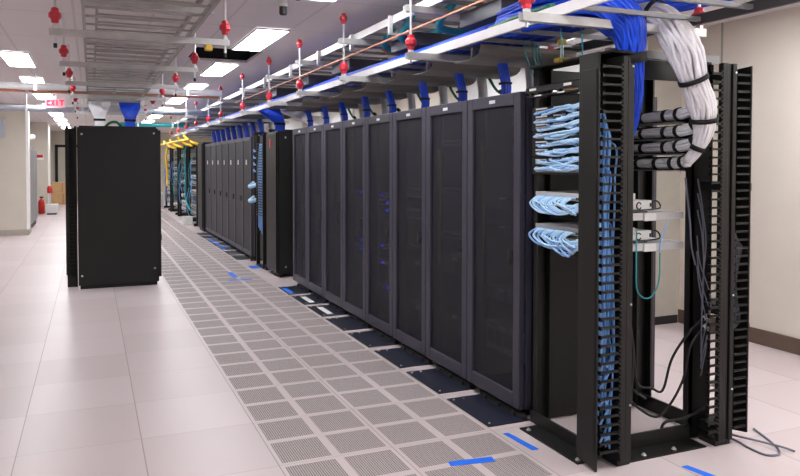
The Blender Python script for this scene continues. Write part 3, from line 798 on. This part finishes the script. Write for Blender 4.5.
for i in range(9):
    y = 10.5+.55*i
    tag(MB().tube(spline([(1.60, y, 1.91), (1.59, y+.05, 2.03), (1.57, y+.07, 2.17)], 5), .045, 7).build('cable_drop', M['bluedk'], smooth=True), 'blue cable bundle dropping onto the far bank, %s along' % ORD[i], 'cables', 'blue drops into the far bank')
    tag(MB().tube(spline([(1.95, y+.25, 1.91), (1.95, y+.28, 2.03), (1.93, y+.3, 2.17)], 5), .04, 7).build('cable_sleeve', M['greyw'], smooth=True), 'grey-white cable sleeve dropping onto the far bank, %s along' % ORD[i], 'cables', 'grey drops into the far bank')
# fans onto the plain black cabinet
t = empty('cable_drop', (1.5, 9.1, 1.92), 'wide blue cable fan dropping onto the plain black cabinet', 'cables')
for k in range(14):
    a = (k+.5)/14-.5
    MB().tube(spline([(1.38+a*.30, 9.25, 2.22), (1.42+a*.26, 9.12, 2.14), (1.50+a*.13, 9.08, 2.03), (1.50+a*.12, 9.08, 1.92)], 5), .013, 6).build('cable', M['blue'], t, smooth=True)
MB().box(1.425, 1.575, 9.06, 9.10, 2.01, 2.035).build('strap', M['strap'], t)
t = empty('cable_drop', (2.0, 8.9, 1.92), 'white cable bundle sloping down behind the blue fan near the plain cabinet', 'cables')
for k in range(12):
    a, b = (k % 4-1.5)*.035, (k//4-1)*.035
    MB().tube(spline([(1.55+a, 9.0+b, 2.22+b), (1.72+a, 8.85+b, 2.12+b), (1.88+a*.6, 8.80+b, 2.0), (1.92+a*.6, 8.95+b, 1.925)], 5), .02, 6).build('cable', M['white'], t, smooth=True)

# ------------------------------------------------------------------ open four-post rack at the near end
rk = empty('open_frame_rack', (1.9, 3.05, 0), 'black open four-post rack at the near end, patch cords and white bundles on it', 'rack')
def part(name, m, boxes, parent=rk, bevel=0.):
    b = MB()
    for q in boxes: b.box(*q)
    return b.build(name, M[m], parent, bevel=bevel)
zt = 2.03
part('post', 'black', [(1.50, 1.512, 2.80, 2.84, .008, zt), (1.50, 1.60, 2.835, 2.845, .008, zt), (1.588, 1.60, 2.80, 2.84, .008, zt)])
part('post', 'black', [(1.50, 1.512, 3.29, 3.335, .008, zt), (1.50, 1.60, 3.325, 3.335, .008, zt), (1.588, 1.60, 3.29, 3.335, .008, zt)])
part('post', 'black', [(2.145, 2.285, 2.80, 2.812, .008, zt), (2.145, 2.157, 2.80, 2.85, .008, zt), (2.273, 2.285, 2.80, 2.85, .008, zt)])
part('post', 'black', [(2.22, 2.34, 3.325, 3.335, .008, zt), (2.22, 2.232, 3.28, 3.335, .008, zt), (2.328, 2.34, 3.28, 3.335, .008, zt)])
part('base_angle', 'black', [(1.375, 1.50, 2.77, 3.27, 0, .008), (1.488, 1.50, 2.80, 3.33, .008, .075)])
part('base_angle', 'black', [(2.27, 2.40, 2.80, 3.33, 0, .008), (2.27, 2.282, 2.85, 3.33, .008, .085)])
part('base_beam', 'black', [(1.63, 2.145, 2.69, 2.80, 0, .008), (1.63, 2.145, 2.80, 2.812, .008, .085)])
part('base_beam', 'black', [(1.60, 2.20, 3.323, 3.335, .008, .085)])
for sx, sy in ((1.40, 3.22), (1.40, 2.80), (1.95, 2.72), (1.75, 2.72), (2.37, 3.25)):
    MB().lathe([(.013, .008), (.013, .012), (.007, .014), (.007, .020)], 8, (sx, sy, 0)).build('anchor_bolt', M['screw'], rk)
part('top_angle', 'black', [(1.475, 1.60, 2.66, 3.335, zt, zt+.012)])
part('top_angle', 'black', [(2.17, 2.27, 2.80, 3.335, zt, zt+.012)])
part('top_beam', 'black', [(1.60, 2.27, 2.80, 2.812, 1.93, zt)])
part('top_beam', 'black', [(1.60, 2.27, 3.323, 3.335, 1.93, zt)])
part('cross_rail', 'brown', [(1.62, 2.13, 3.27, 3.30, 1.915, 1.93)])
part('top_bar', 'greyrail', [(1.60, 2.36, 2.83, 2.86, zt+.013, zt+.055)])
# near the far front post: dark backing side of the rack
part('side_blank', 'blackp', [(1.605, 2.10, 3.31, 3.318, .09, 1.90)])

def manager(x, xa, label, fw0, sp, fw1, cover, end):
    """double-sided vertical manager: finger rows, spines and covers; y from 2.66 to 2.795"""
    v = empty('vertical_cable_manager', (x, 2.73, 0), label, 'cable manager', 'vertical cable managers of the open rack')
    ya, yb = 2.66, 2.79
    n = 44
    for k in range(n):
        z = .085+.0435*k
        if fw0:
            MB().box(fw0[0], fw0[1], ya, ya+.012, z, z+.011).box(fw0[0], fw0[0]+.006, ya-.004, ya+.016, z-.004, z+.015).build('finger', M['black'], v)
        if fw1:
            MB().box(fw1[0], fw1[1], ya, ya+.012, z, z+.011).build('finger', M['black'], v)
    for a, b, dy in sp:
        m = MB().box(a, b, ya+dy, yb if cover else ya+dy+.03, .03, zt-.012)
        MB.build(m, 'spine', M['black'], v, bevel=.003)
    tm = MB()
    for k in range(n*2):
        z = .075+.02175*k
        tm.box(sp[0][0]-.010, sp[0][0], ya+.0, ya+.02, z, z+.011)
    tm.build('comb', M['black'], v)
    if cover:
        MB().prism([(ya, .004), (yb+.012, .035), (yb+.012, zt-.002), (ya, zt-.002)], 'x', cover[0], cover[1]).build('cover', M['black'], v, bevel=.003)
        MB().prism([(ya+.008, .09), (yb-.010, .09), (yb-.010, 1.95), (ya+.008, 1.95)], 'x', cover[0]-.004, cover[0]).build('cover_rib', M['black'], v, bevel=.002)
    if end:
        MB().prism([(ya-.004, .055), (yb, .03), (yb, zt-.03), (ya-.004, zt-.02)], 'x', end[0], end[1]).build('end_cover', M['black'], v, bevel=.002)
        for zz in (.6, 1.35):
            MB().box(end[1], end[1]+.008, ya, ya+.02, zz, zz+.04).build('latch', M['rubber'], v)
    if not cover:
        for zz in (.06, .70, 1.35, 1.92): MB().box(sp[0][0], sp[-1][1], ya+.03, yb, zz, zz+.05).build('web_bracket', M['black'], v)
    MB().box((fw0 or fw1)[0], sp[-1][1], yb-.006, yb, .05, zt-.05).build('back_web', M['black'], v) if cover else None
    MB().box(sp[0][0], sp[-1][1], ya+.02, yb, .0, .03).build('foot', M['black'], v)
    for zz in (.30, .80, 1.97):
        MB().cbox((sp[-1][1]-.010, ya+sp[-1][2]-.002, zz), (.010, .006, .010)).build('screw', M['screw'], v, bevel=.002)
    return v
manager(1.5, 1.405, 'black vertical cable manager full of light blue cords, aisle corner of the open rack', (1.417, 1.532), [(1.543, 1.572, 0), (1.583, 1.622, .012)], None, (1.393, 1.405), None)
manager(2.35, 2.15, 'black vertical cable manager with empty finger slots on the far side of the open rack', (2.120, 2.186), [(2.196, 2.236, 0), (2.244, 2.266, .012), (2.272, 2.300, .004)], (2.302, 2.392), None, (2.392, 2.402))

# horizontal manager across the top of the patch field
hm = empty('horizontal_cable_manager', (1.40, 3.06, 1.87), 'black horizontal cable manager bar with white tabs above the patch panels', 'cable manager')
MB().prism([(1.415, 1.885), (1.415, 1.912), (1.435, 1.922), (1.50, 1.922), (1.50, 1.914), (1.435, 1.904), (1.435, 1.885)], 'y', 2.805, 3.285).build('bar', M['black'], hm)
MB().box(1.42, 1.50, 2.805, 3.285, 1.862, 1.870).build('lower_bar', M['black'], hm)
for yy in (3.25, 3.0, 2.83): MB().box(1.418, 1.44, yy-.01, yy+.01, 1.866, 1.89).build('bracket', M['black'], hm)
for yy in (3.22, 2.92): MB().box(1.4125, 1.415, yy-.03, yy+.03, 1.895, 1.908).build('label_tab', M['label'], hm)
for yy in (3.18, 2.98): MB().box(1.4175, 1.42, yy-.03, yy+.03, 1.8625, 1.8695).build('label_tab', M['label'], hm)

# patch panels in front
def panel(z, h, label):
    p = empty('patch_bay', (1.51, 3.06, z), label, 'patch panel', 'patch panels facing the aisle')
    MB().box(1.482, 1.499, 2.805, 3.325, z, z+h).build('plate', M['blackp'], p, bevel=.002)
    n = max(1, round(h/.045))
    for r_ in range(n):
        g = MB()
        for k in range(24):
            yy = 2.85+.0182*k
            g.box(1.478, 1.482, yy, yy+.012, z+.012+r_*.044, z+.026+r_*.044)
        g.build('port_row', M['srv'], p)
        for k in range(3):
            yy = 2.86+.16*k
            MB().box(1.477, 1.482, yy, yy+.10, z+.032+r_*.044, z+.040+r_*.044).build('label_strip', M['label'], p)
    return p
pn = [(1.675, .134, 'topmost black patch panel facing the aisle on the open rack'),
      (1.535, .134, 'middle black patch panel facing the aisle on the open rack'),
      (1.435, .090, 'lowest black patch panel facing the aisle on the open rack')]
for q in pn: panel(*q)
rowz = [(1.764, 1.794), (1.726, 1.748), (1.688, 1.708), (1.639, 1.668), (1.596, 1.618), (1.556, 1.570), (1.505, 1.523), (1.462, 1.483)]
rn = ['first', 'second', 'third', 'fourth', 'fifth', 'sixth', 'seventh', 'lowest']
for i, (za, zb) in enumerate(rowz):
    for k in range(8):
        ys = 3.26-.043*k-random.random()*.03
        out = 1.449+random.uniform(-.014, .010)
        zc = za+(zb-za)*(3.27-ys)/.43+random.uniform(-.010, .010)
        sag = random.uniform(-.012, .034)
        pts = spline([(1.478, ys, zc+.004), (1.465, ys+.003, zc+.002), (out, ys-.035, zc-.006), (out+.005, (ys+2.82)/2, (zc+zb)/2-sag),
                      (1.43, 2.88, zb-.008+random.uniform(-.01, .01)), (1.44, 2.80, zb+random.uniform(-.012, .012)), (1.44, 2.765, zb-.01)], 5)
        tag(MB().tube(pts, .0062, 6).build('patch_cable', M['lblue2' if (i+k) % 4 else 'lblue'], smooth=True),
            'light blue patch cord running sideways across the patch panels, %s row from the top' % rn[i], 'cable', 'sideways patch cords, %s row' % rn[i])
# two switches with drooping cords
for i, (z, nm, deep) in enumerate(((1.298, 'upper', .072), (1.118, 'lower', .108))):
    s = empty('network_switch', (1.6, 3.06, z), 'pale grey switch with drooping blue cords facing the aisle, %s of two' % nm, 'switch')
    MB().box(1.4995, 1.80, 2.85, 3.285, z, z+.04).build('chassis', M['shelf'], s, bevel=.002)
    MB().box(1.488, 1.4995, 2.845, 3.29, z, z+.04).build('faceplate', M['shelf'], s)
    g = MB()
    for k in range(24): g.box(1.486, 1.488, 2.88+k*.016, 2.891+k*.016, z+.006, z+.018)
    g.build('port_row', M['srvd'], s)
    for k in range(20):
        ys = 3.245-.0160*k
        d = deep*(.35+.65*random.random()); out = 1.443+random.uniform(-.016, .016); far = min(3.275, ys+.03)
        pts = spline([(1.486, ys, z+.012), (1.465, ys+.006, z+.012), (out, far, z-d*.35), (out, ys-.06, z-d), (out+.01, (ys+2.84)/2, z-d*random.uniform(.8, 1.05)), (1.445, 2.87, z-d*random.uniform(.3, .8)), (1.455, 2.78, z-d*random.uniform(.2, .6))], 6)
        tag(MB().tube(pts, .0056, 6).build('patch_cable', M['lblue2' if k % 5 else 'lblue'], smooth=True),
            'pale blue patch cord drooping in a loop below the %s grey aisle switch' % nm, 'cable', 'cords drooping below the %s aisle switch' % nm)
tag(MB().box(1.53, 1.62, 2.85, 2.90, 1.345, 1.40).build('small_carton', M['brown'], bevel=.003), 'small tan block sitting on the upper grey aisle switch', 'box')
# upright cords inside the front manager
GV = 'upright cords in the front cable manager'
for k in range(58):
    zt_ = random.choice([1.76, 1.70, 1.62, 1.56, 1.50, 1.46, 1.25, 1.22, 1.05])-random.random()*.05
    xa = 1.425+.10*random.random()*min(1, (1.80-zt_)/.22+.15)
    zb_ = random.choice([.12, .3, .45, .55, .6, .7, .75, .8, .85, .9])+random.uniform(-.05, .05)
    pts = [(1.425, 2.772, zt_+.03)]
    z = zt_; xx = xa; yy = random.uniform(2.684, 2.75)
    while z > zb_:
        pts.append((xx, yy, z)); z -= .16
        wide = 1 if z > .7 else 1.7
        xx = min(1.522, max(1.424, xa+random.uniform(-.014, .014)*wide)); yy = min(2.765, max(2.682, yy+random.uniform(-.012, .012)*wide))
    pts.append((xx+random.uniform(-.012, .012), min(2.765, yy+.01), zb_))
    tag(MB().tube(spline(pts, 4), .0055, 5).build('patch_cable', M[('mblue', 'lblue', 'mblue')[k % 3]], smooth=True),
        'light blue cord running upright behind the fingers of the aisle corner cable manager', 'cable', GV)
for k in range(5):
    z0 = .12+.09*k
    tag(MB().tube(spline([(1.43, 2.685, z0), (1.46, 2.68, z0+.05), (1.48, 2.684, z0+.02+.05*(k % 2)), (1.515, 2.69, z0+.10)], 5), .0055, 5).build('patch_cable', M['lblue'], smooth=True),
        'loose light blue cord end crossing low in the aisle corner cable manager', 'cable', 'loose low cords in the front cable manager')

# ------------------------------------------------------------------ tied cable bundles
def bundle(root, path, radii, n_out, n_in, sr, m, twist=0., segs=6, jitter=.08, name='cable'):
    P = spline(path, segs); K = len(P)
    R = []
    for i in range(K):
        f = i/(K-1)*(len(radii)-1); a = min(int(f), len(radii)-2); R.append(radii[a]+(radii[a+1]-radii[a])*(f-a))
    fr = []; up = None
    for i in range(K):
        t = (P[min(i+1, K-1)]-P[max(i-1, 0)]).normalized()
        up = Vector((0, 1, 0)) if up is None else up
        up = (up-t*up.dot(t)).normalized(); fr.append((up.copy(), t.cross(up)))
    for ring, n, rho in (('o', n_out, .86), ('i', n_in, .55)):
        for k in range(n):
            a0 = 2*PI*k/n+random.uniform(-.1, .1); rj = rho+random.uniform(-jitter, jitter)
            ph = random.uniform(0, 6); pts = []
            for i in range(K):
                a = a0+twist*i/K+.10*math.sin(ph+i*.55); r_ = R[i]*(rj+.05*math.sin(ph*2+i*.4))
                pts.append(P[i]+fr[i][0]*math.cos(a)*r_+fr[i][1]*math.sin(a)*r_)
            rr = [max(.004, min(sr, R[i]*3.6/n_out)) for i in range(K)]
            MB().tube(pts, rr, 6).build(name, m, root, smooth=True)
    return P, R
def strap(root, p, t, r, h=.02, name='strap'):
    t = t.normalized(); a = t.orthogonal().normalized(); b = t.cross(a); m = MB(); n = 16
    for rr, s in ((r, -1), (r+.006, -1), (r+.006, 1), (r, 1)):
        for j in range(n):
            q = p+t*s*h/2+(a*math.cos(2*PI*j/n)+b*math.sin(2*PI*j/n))*rr; m.v.append(tuple(q))
    for i in range(4):
        for j in range(n):
            m.f.append((i*n+j, i*n+(j+1) % n, ((i+1) % 4)*n+(j+1) % n, ((i+1) % 4)*n+j))
    return m.build(name, M['strap'], root, smooth=True)

wb = empty('cable_bundle', (2.06, 2.78, 1.47), 'thick white cable bundle strapped in black, curving down from the tray to the open rack', 'cables')
path = [(1.84, 3.0, 2.275), (1.865, 2.80, 2.262), (1.90, 2.70, 2.16), (1.94, 2.665, 2.045), (1.985, 2.655, 1.92), (2.055, 2.665, 1.80), (2.085, 2.68, 1.68), (2.08, 2.71, 1.575), (2.06, 2.76, 1.505)]
rad = [.062, .066, .080, .086, .062, .066, .052, .030, .026]
P, R = bundle(wb, path, rad, 26, 14, .0115, M['white'], twist=.5)
K = len(P)
for f, r_ in ((.13, .069), (.50, .062), (.71, .056), (.885, .030)):
    i = int(f*(K-1)); strap(wb, P[i], P[i+1]-P[i-1], max(r_, R[i])*1.10, .024)
names = ['top', 'second', 'third', 'lowest']
for i, z in enumerate((1.755, 1.665, 1.583, 1.495)):
    b = empty('cable_bundle', (2.10, 3.05, z), 'white cable bundle with black ties lying level on the rear patch panel, %s of four' % names[i], 'cables', 'level white bundles at the rear')
    p2 = [(2.105, 3.28, z-.006), (2.10, 3.15, z), (2.095, 3.0, z), (2.09, 2.88, z+.002), (2.08, 2.80, z+.008)] + ([(2.09, 2.74, z+.025), (2.11, 2.70, z+.075)] if i < 3 else [(2.075, 2.765, z+.012)])
    PP, RR = bundle(b, p2, [.014, .021, .025, .027, .027, .026, .02] if i < 3 else [.014, .021, .025, .027, .027, .026], 11, 4, .0082, M['white'], segs=4)
    for f in (.22, .42, .62, .84):
        j = int(f*(len(PP)-1)); strap(b, PP[j], PP[j+1]-PP[j-1], RR[j]*1.16, .022)
    q = empty('patch_bay', (2.17, 3.06, z-.05), 'black patch panel with steel edge behind a level white bundle, %s of four' % names[i], 'patch panel', 'patch panels at the rear posts')
    MB().box(2.145, 2.158, 2.855, 3.278, z-.042, z+.038).build('plate', M['blackp'], q)
    MB().box(2.062, 2.145, 2.855, 3.278, z-.040, z-.034).build('lacing_bar', M['alu'], q)
    MB().box(2.062, 2.066, 2.855, 3.278, z-.036, z-.028).build('edge', M['rubber'], q)

bb = empty('cable_bundle', (1.70, 2.78, 1.2), 'thick bright blue cable bundle strapped in black, pouring from the tray down the open rack', 'cables')
path = [(1.36, 3.4, 2.30), (1.42, 3.05, 2.315), (1.53, 2.84, 2.29), (1.615, 2.745, 2.20), (1.638, 2.725, 2.10), (1.650, 2.722, 2.0), (1.688, 2.742, 1.89), (1.745, 2.80, 1.79), (1.79, 2.86, 1.70), (1.79, 2.89, 1.60)]
rad = [.085, .095, .105, .098, .074, .056, .042, .030, .020, .010]
P, R = bundle(bb, path, rad, 30, 18, .0125, M['blue'], twist=.4)
i = int(.545*(len(P)-1)); strap(bb, P[i], P[i+1]-P[i-1], R[i]*1.12, .05)
tag(MB().tube(spline([(1.655, 2.765, 1.9), (1.65, 2.77, 1.5), (1.655, 2.765, 1.0), (1.65, 2.77, .5)], 6), .006, 6).build('patch_cable', M['teal'], smooth=True), 'teal cord running straight down beside the blue bundle on the open rack', 'cable')
b2 = empty('cable_bundle', (2.0, 2.9, 2.34), 'blue cable bundle lying on the tray above the thick white bundle', 'cables')
bundle(b2, [(1.72, 3.38, 2.36), (1.80, 3.20, 2.36), (1.95, 3.04, 2.36), (2.12, 2.92, 2.36), (2.26, 2.72, 2.385), (2.40, 2.50, 2.42)], [.03, .035, .035, .035, .035, .035], 12, 4, .010, M['blue'])

# ------------------------------------------------------------------ shelves, devices and loose cords in the rack
for z, nm in ((1.225, 'upper'), (1.062, 'lower')):
    s = empty('rack_shelf', (1.95, 3.05, z), 'pale grey metal shelf inside the open rack, %s of two' % nm, 'shelf', 'shelves in the open rack')
    MB().box(1.66, 2.14, 2.86, 3.27, z, z+.008).build('top_sheet', M['shelf'], s)
    MB().box(1.66, 2.14, 2.856, 2.86, z-.03, z+.008).build('front_lip', M['shelf'], s)
    MB().box(1.86, 1.94, 2.846, 2.856, z-.034, z+.008).build('end_block', M['device'], s, bevel=.002)
for z, nm in ((1.2335, 'upper'), (1.0705, 'lower')):
    e = empty('network_device', (1.83, 2.98, z), 'small white network device on the %s grey shelf of the open rack' % nm, 'device')
    MB().box(1.70, 1.945, 2.885, 3.10, z+.006, z+.065).build('case', M['device'], e, bevel=.004)
    for a, b in ((1.72, 2.90), (1.92, 2.90), (1.72, 3.08), (1.92, 3.08)): MB().lathe([(.008, 0), (.008, .006)], 8, (a, b, z)).build('foot', M['rubber'], e)
    MB().tube([(1.855+.016*math.cos(a*PI/6), 2.883, z+.036+.018*math.sin(a*PI/6)) for a in range(1, 12)], .0035, 6).build('round_emblem', M['rubber'], e)
    MB().box(1.93, 1.938, 2.881, 2.885, z+.03, z+.05).build('socket', M['rubber'], e)
    tag(MB().tube(spline([(1.945, 2.93, z+.05), (1.99, 2.90, z+.06), (2.0, 2.88, z+.03), (1.95, 2.866, z+.018), (1.80, 2.868, z+.014), (1.72, 2.87, z+.018)], 6), .0045, 6).build('power_cable', M['blackcord'], smooth=True),
        'thin black cord looping from the white device on the %s grey shelf' % nm, 'cable')
e = empty('power_adapter', (1.80, 2.99, 1.16), 'dark round adapter hanging under the upper grey shelf', 'adapter')
MB().lathe([(.02, 1.135), (.036, 1.14), (.036, 1.19), (.02, 1.1945)], 12, (1.80, 2.97, 0)).build('case', M['srvd'], e, smooth=True)
def cord(pts, r, m, label, name='patch_cable', group=None, cat='cable'):
    return tag(MB().tube(spline(pts, 7), r, 6).build(name, M[m], smooth=True), label, cat, group)
cord([(1.80, 2.84, 1.14), (1.795, 2.835, .95), (1.80, 2.835, .84), (1.84, 2.835, .79), (1.90, 2.835, .79), (1.95, 2.835, .87), (1.96, 2.84, 1.02)], .004, 'teal', 'thin teal cord hanging in a loop below the lower grey shelf', 'patch_cable')
cord([(1.96, 2.845, 1.03), (1.98, 2.84, 1.12), (2.02, 2.845, 1.185)], .004, 'lblue', 'short light blue cord between the two grey shelves', 'patch_cable')
cord([(1.73, 2.83, .78), (1.80, 2.86, .55), (1.90, 2.93, .30), (2.02, 2.95, .25), (2.10, 2.95, .23), (2.115, 2.90, .42), (2.125, 2.785, .60), (2.205, 2.772, .66)], .007, 'blackcord', 'black power cord sagging low and rising to the white plug in the open rack', 'power_cable')
cord([(1.70, 2.86, .36), (1.85, 2.9, .20), (2.0, 2.9, .11), (2.08, 2.88, .17), (2.115, 2.82, .33), (2.125, 2.782, .52), (2.205, 2.772, .61)], .007, 'blackcord', 'black power cord rising steeply beside the rear post of the open rack', 'power_cable')
cord([(1.98, 2.845, .02), (2.0, 2.835, .10), (2.08, 2.785, .13), (2.18, 2.775, .16), (2.24, 2.77, .19)], .008, 'blackcord', 'black power cord curling over the base beam of the open rack', 'power_cable')
cord([(1.70, 2.80, .80), (1.745, 2.80, .55), (1.74, 2.80, .32), (1.72, 2.795, .20), (1.70, 2.79, .30), (1.69, 2.79, .42)], .007, 'blackcord', 'black power cord hanging down the aisle side post inside the open rack', 'power_cable')
cord([(1.66, 2.80, .50), (1.69, 2.82, .38), (1.80, 2.86, .30), (1.93, 2.9, .22)], .006, 'blackcord', 'short black cord near the foot of the aisle side post', 'power_cable')
for z, k in ((.66, 'upper'), (.61, 'lower')):
    tag(MB().tube([(2.205, 2.775, z), (2.235, 2.77, z+.015)], .013, 8).build('plug', M['label'], smooth=True), 'white plug on the black cord by the rear post, %s of two' % k, 'plug', 'white plugs in the open rack')
tag(MB().box(2.22, 2.245, 2.72, 2.74, .30, .335).build('tag_sticker', M['label']), 'small pale tag low in the empty cable manager', 'tag')
GR = 'thin grey cords in the empty cable manager'
for k in range(6):
    q = random.uniform(-.03, .03); zt_ = 1.40-.09*k+q
    cord([(2.175, 2.796, zt_), (2.182+q*.3, 2.775, zt_-.14), (2.192, 2.74+q, zt_-.34), (2.184-q*.2, 2.76, zt_-.55), (2.19, 2.775, .55-.04*k)], .0034, 'greycord', 'thin grey cord hanging in the inner slot row of the empty cable manager', 'patch_cable', GR)
for k in range(5):
    xx = 2.315+.012*k
    cord([(xx, 2.70, 1.22-.05*k), (xx+.02, 2.69, 1.05), (xx-.01, 2.70, .85), (xx+.012, 2.69, .65), (xx, 2.72, .52+.03*k)], .003, 'greycord', 'thin grey cord weaving behind the outer fingers of the empty cable manager', 'patch_cable', 'thin grey cords behind the outer fingers')
cord([(2.08, 2.79, 1.42), (2.12, 2.795, 1.2), (2.13, 2.79, 1.05), (2.16, 2.79, .95)], .005, 'greycord', 'dark grey cord bowing down the face of the rear post', 'patch_cable')
cord([(2.345, 2.75, .012), (2.352, 2.66, .006), (2.335, 2.60, .006), (2.335, 2.50, .006), (2.40, 2.475, .006), (2.46, 2.52, .006), (2.515, 2.61, .006), (2.59, 2.77, .006)], .006, 'greycord', 'grey cable looping on the floor beside the open rack, ending farther back', 'patch_cable')
cord([(2.37, 2.74, .018), (2.40, 2.68, .018), (2.45, 2.58, .018), (2.485, 2.51, .016), (2.515, 2.47, .006)], .006, 'greycord', 'grey cable lying straight across the floor loop beside the open rack', 'patch_cable')

# odds above the rack
t = empty('hanging_rod', (1.485, 3.06, 2.03), 'short steel rod with brass clamp standing between the rack top and the tray', 'rod')
MB().tube([(1.485, 3.06, 2.034), (1.485, 3.06, 2.157)], .009, 8).build('rod', M['rod'], t)
MB().cbox((1.485, 3.06, 2.045), (.07, .05, .022)).build('clamp', M['brass'], t, bevel=.004)
MB().cbox((1.485, 3.06, 2.14), (.035, .035, .03)).build('clamp', M['brass'], t, bevel=.004)
for k, (y, x) in enumerate(((3.42, 1.62), (3.44, 1.66), (3.36, 1.50), (3.37, 1.56))):
    cord([(x-.04, y+.02, 2.20), (x-.03, y, 2.10), (x+.01, y-.02, 1.98), (x+.02, y-.03, 1.935)], .004, 'teal', 'thin teal cord dropping from the tray behind the top of the open rack', 'patch_cable', 'thin teal cords above the open rack')
for k, (y, x) in enumerate(((3.0, 1.43), (2.95, 1.52))):
    cord([(x, y, 2.2), (x+.01, y, 2.12), (x+.02, y+.01, 2.035)], .004, 'teal', 'thin teal cord dropping onto the top plate of the open rack', 'patch_cable', 'thin teal cords on the rack top')

# ------------------------------------------------------------------ ceiling cameras
e = empty('ceiling_camera', (.75, 5.35, 2.6), 'small black camera on the ceiling between the aisle lights', 'camera')
MB().lathe([(.03, CEIL-.05), (.035, CEIL-.04), (.035, CEIL)], 10, (.50, 5.1, 0)).build('base', M['device'], e)
MB().lathe([(.025, CEIL-.11), (.03, CEIL-.10), (.03, CEIL-.05)], 10, (.50, 5.1, 0)).build('lens', M['rubber'], e)

# ------------------------------------------------------------------ camera, world, view
cd = bpy.data.cameras.new('camera'); co = bpy.data.objects.new('camera', cd); COL.objects.link(co)
cd.sensor_fit = 'HORIZONTAL'; cd.sensor_width = 36; cd.lens = 692.9/800*36
cd.shift_x = (400-370.5)/800; cd.shift_y = -(238-181.27)/800
cd.clip_start = .05
co.location = (.371-1.2192, 0, 1.497)
co.rotation_euler = (PI/2-math.radians(1.5), 0, -math.radians(21.95))
S.camera = co
w = bpy.data.worlds.new('world'); S.world = w; w.use_nodes = True
w.node_tree.nodes['Background'].inputs[0].default_value = (.5, .5, .5, 1)
w.node_tree.nodes['Background'].inputs[1].default_value = 0.0
S.view_settings.view_transform = 'Standard'; S.view_settings.look = 'None'
S.view_settings.gamma = 1; S.view_settings.use_curve_mapping = False
S.view_settings.exposure = 1.25
S.cycles.max_bounces = 8; S.cycles.diffuse_bounces = 5; S.cycles.transparent_max_bounces = 12
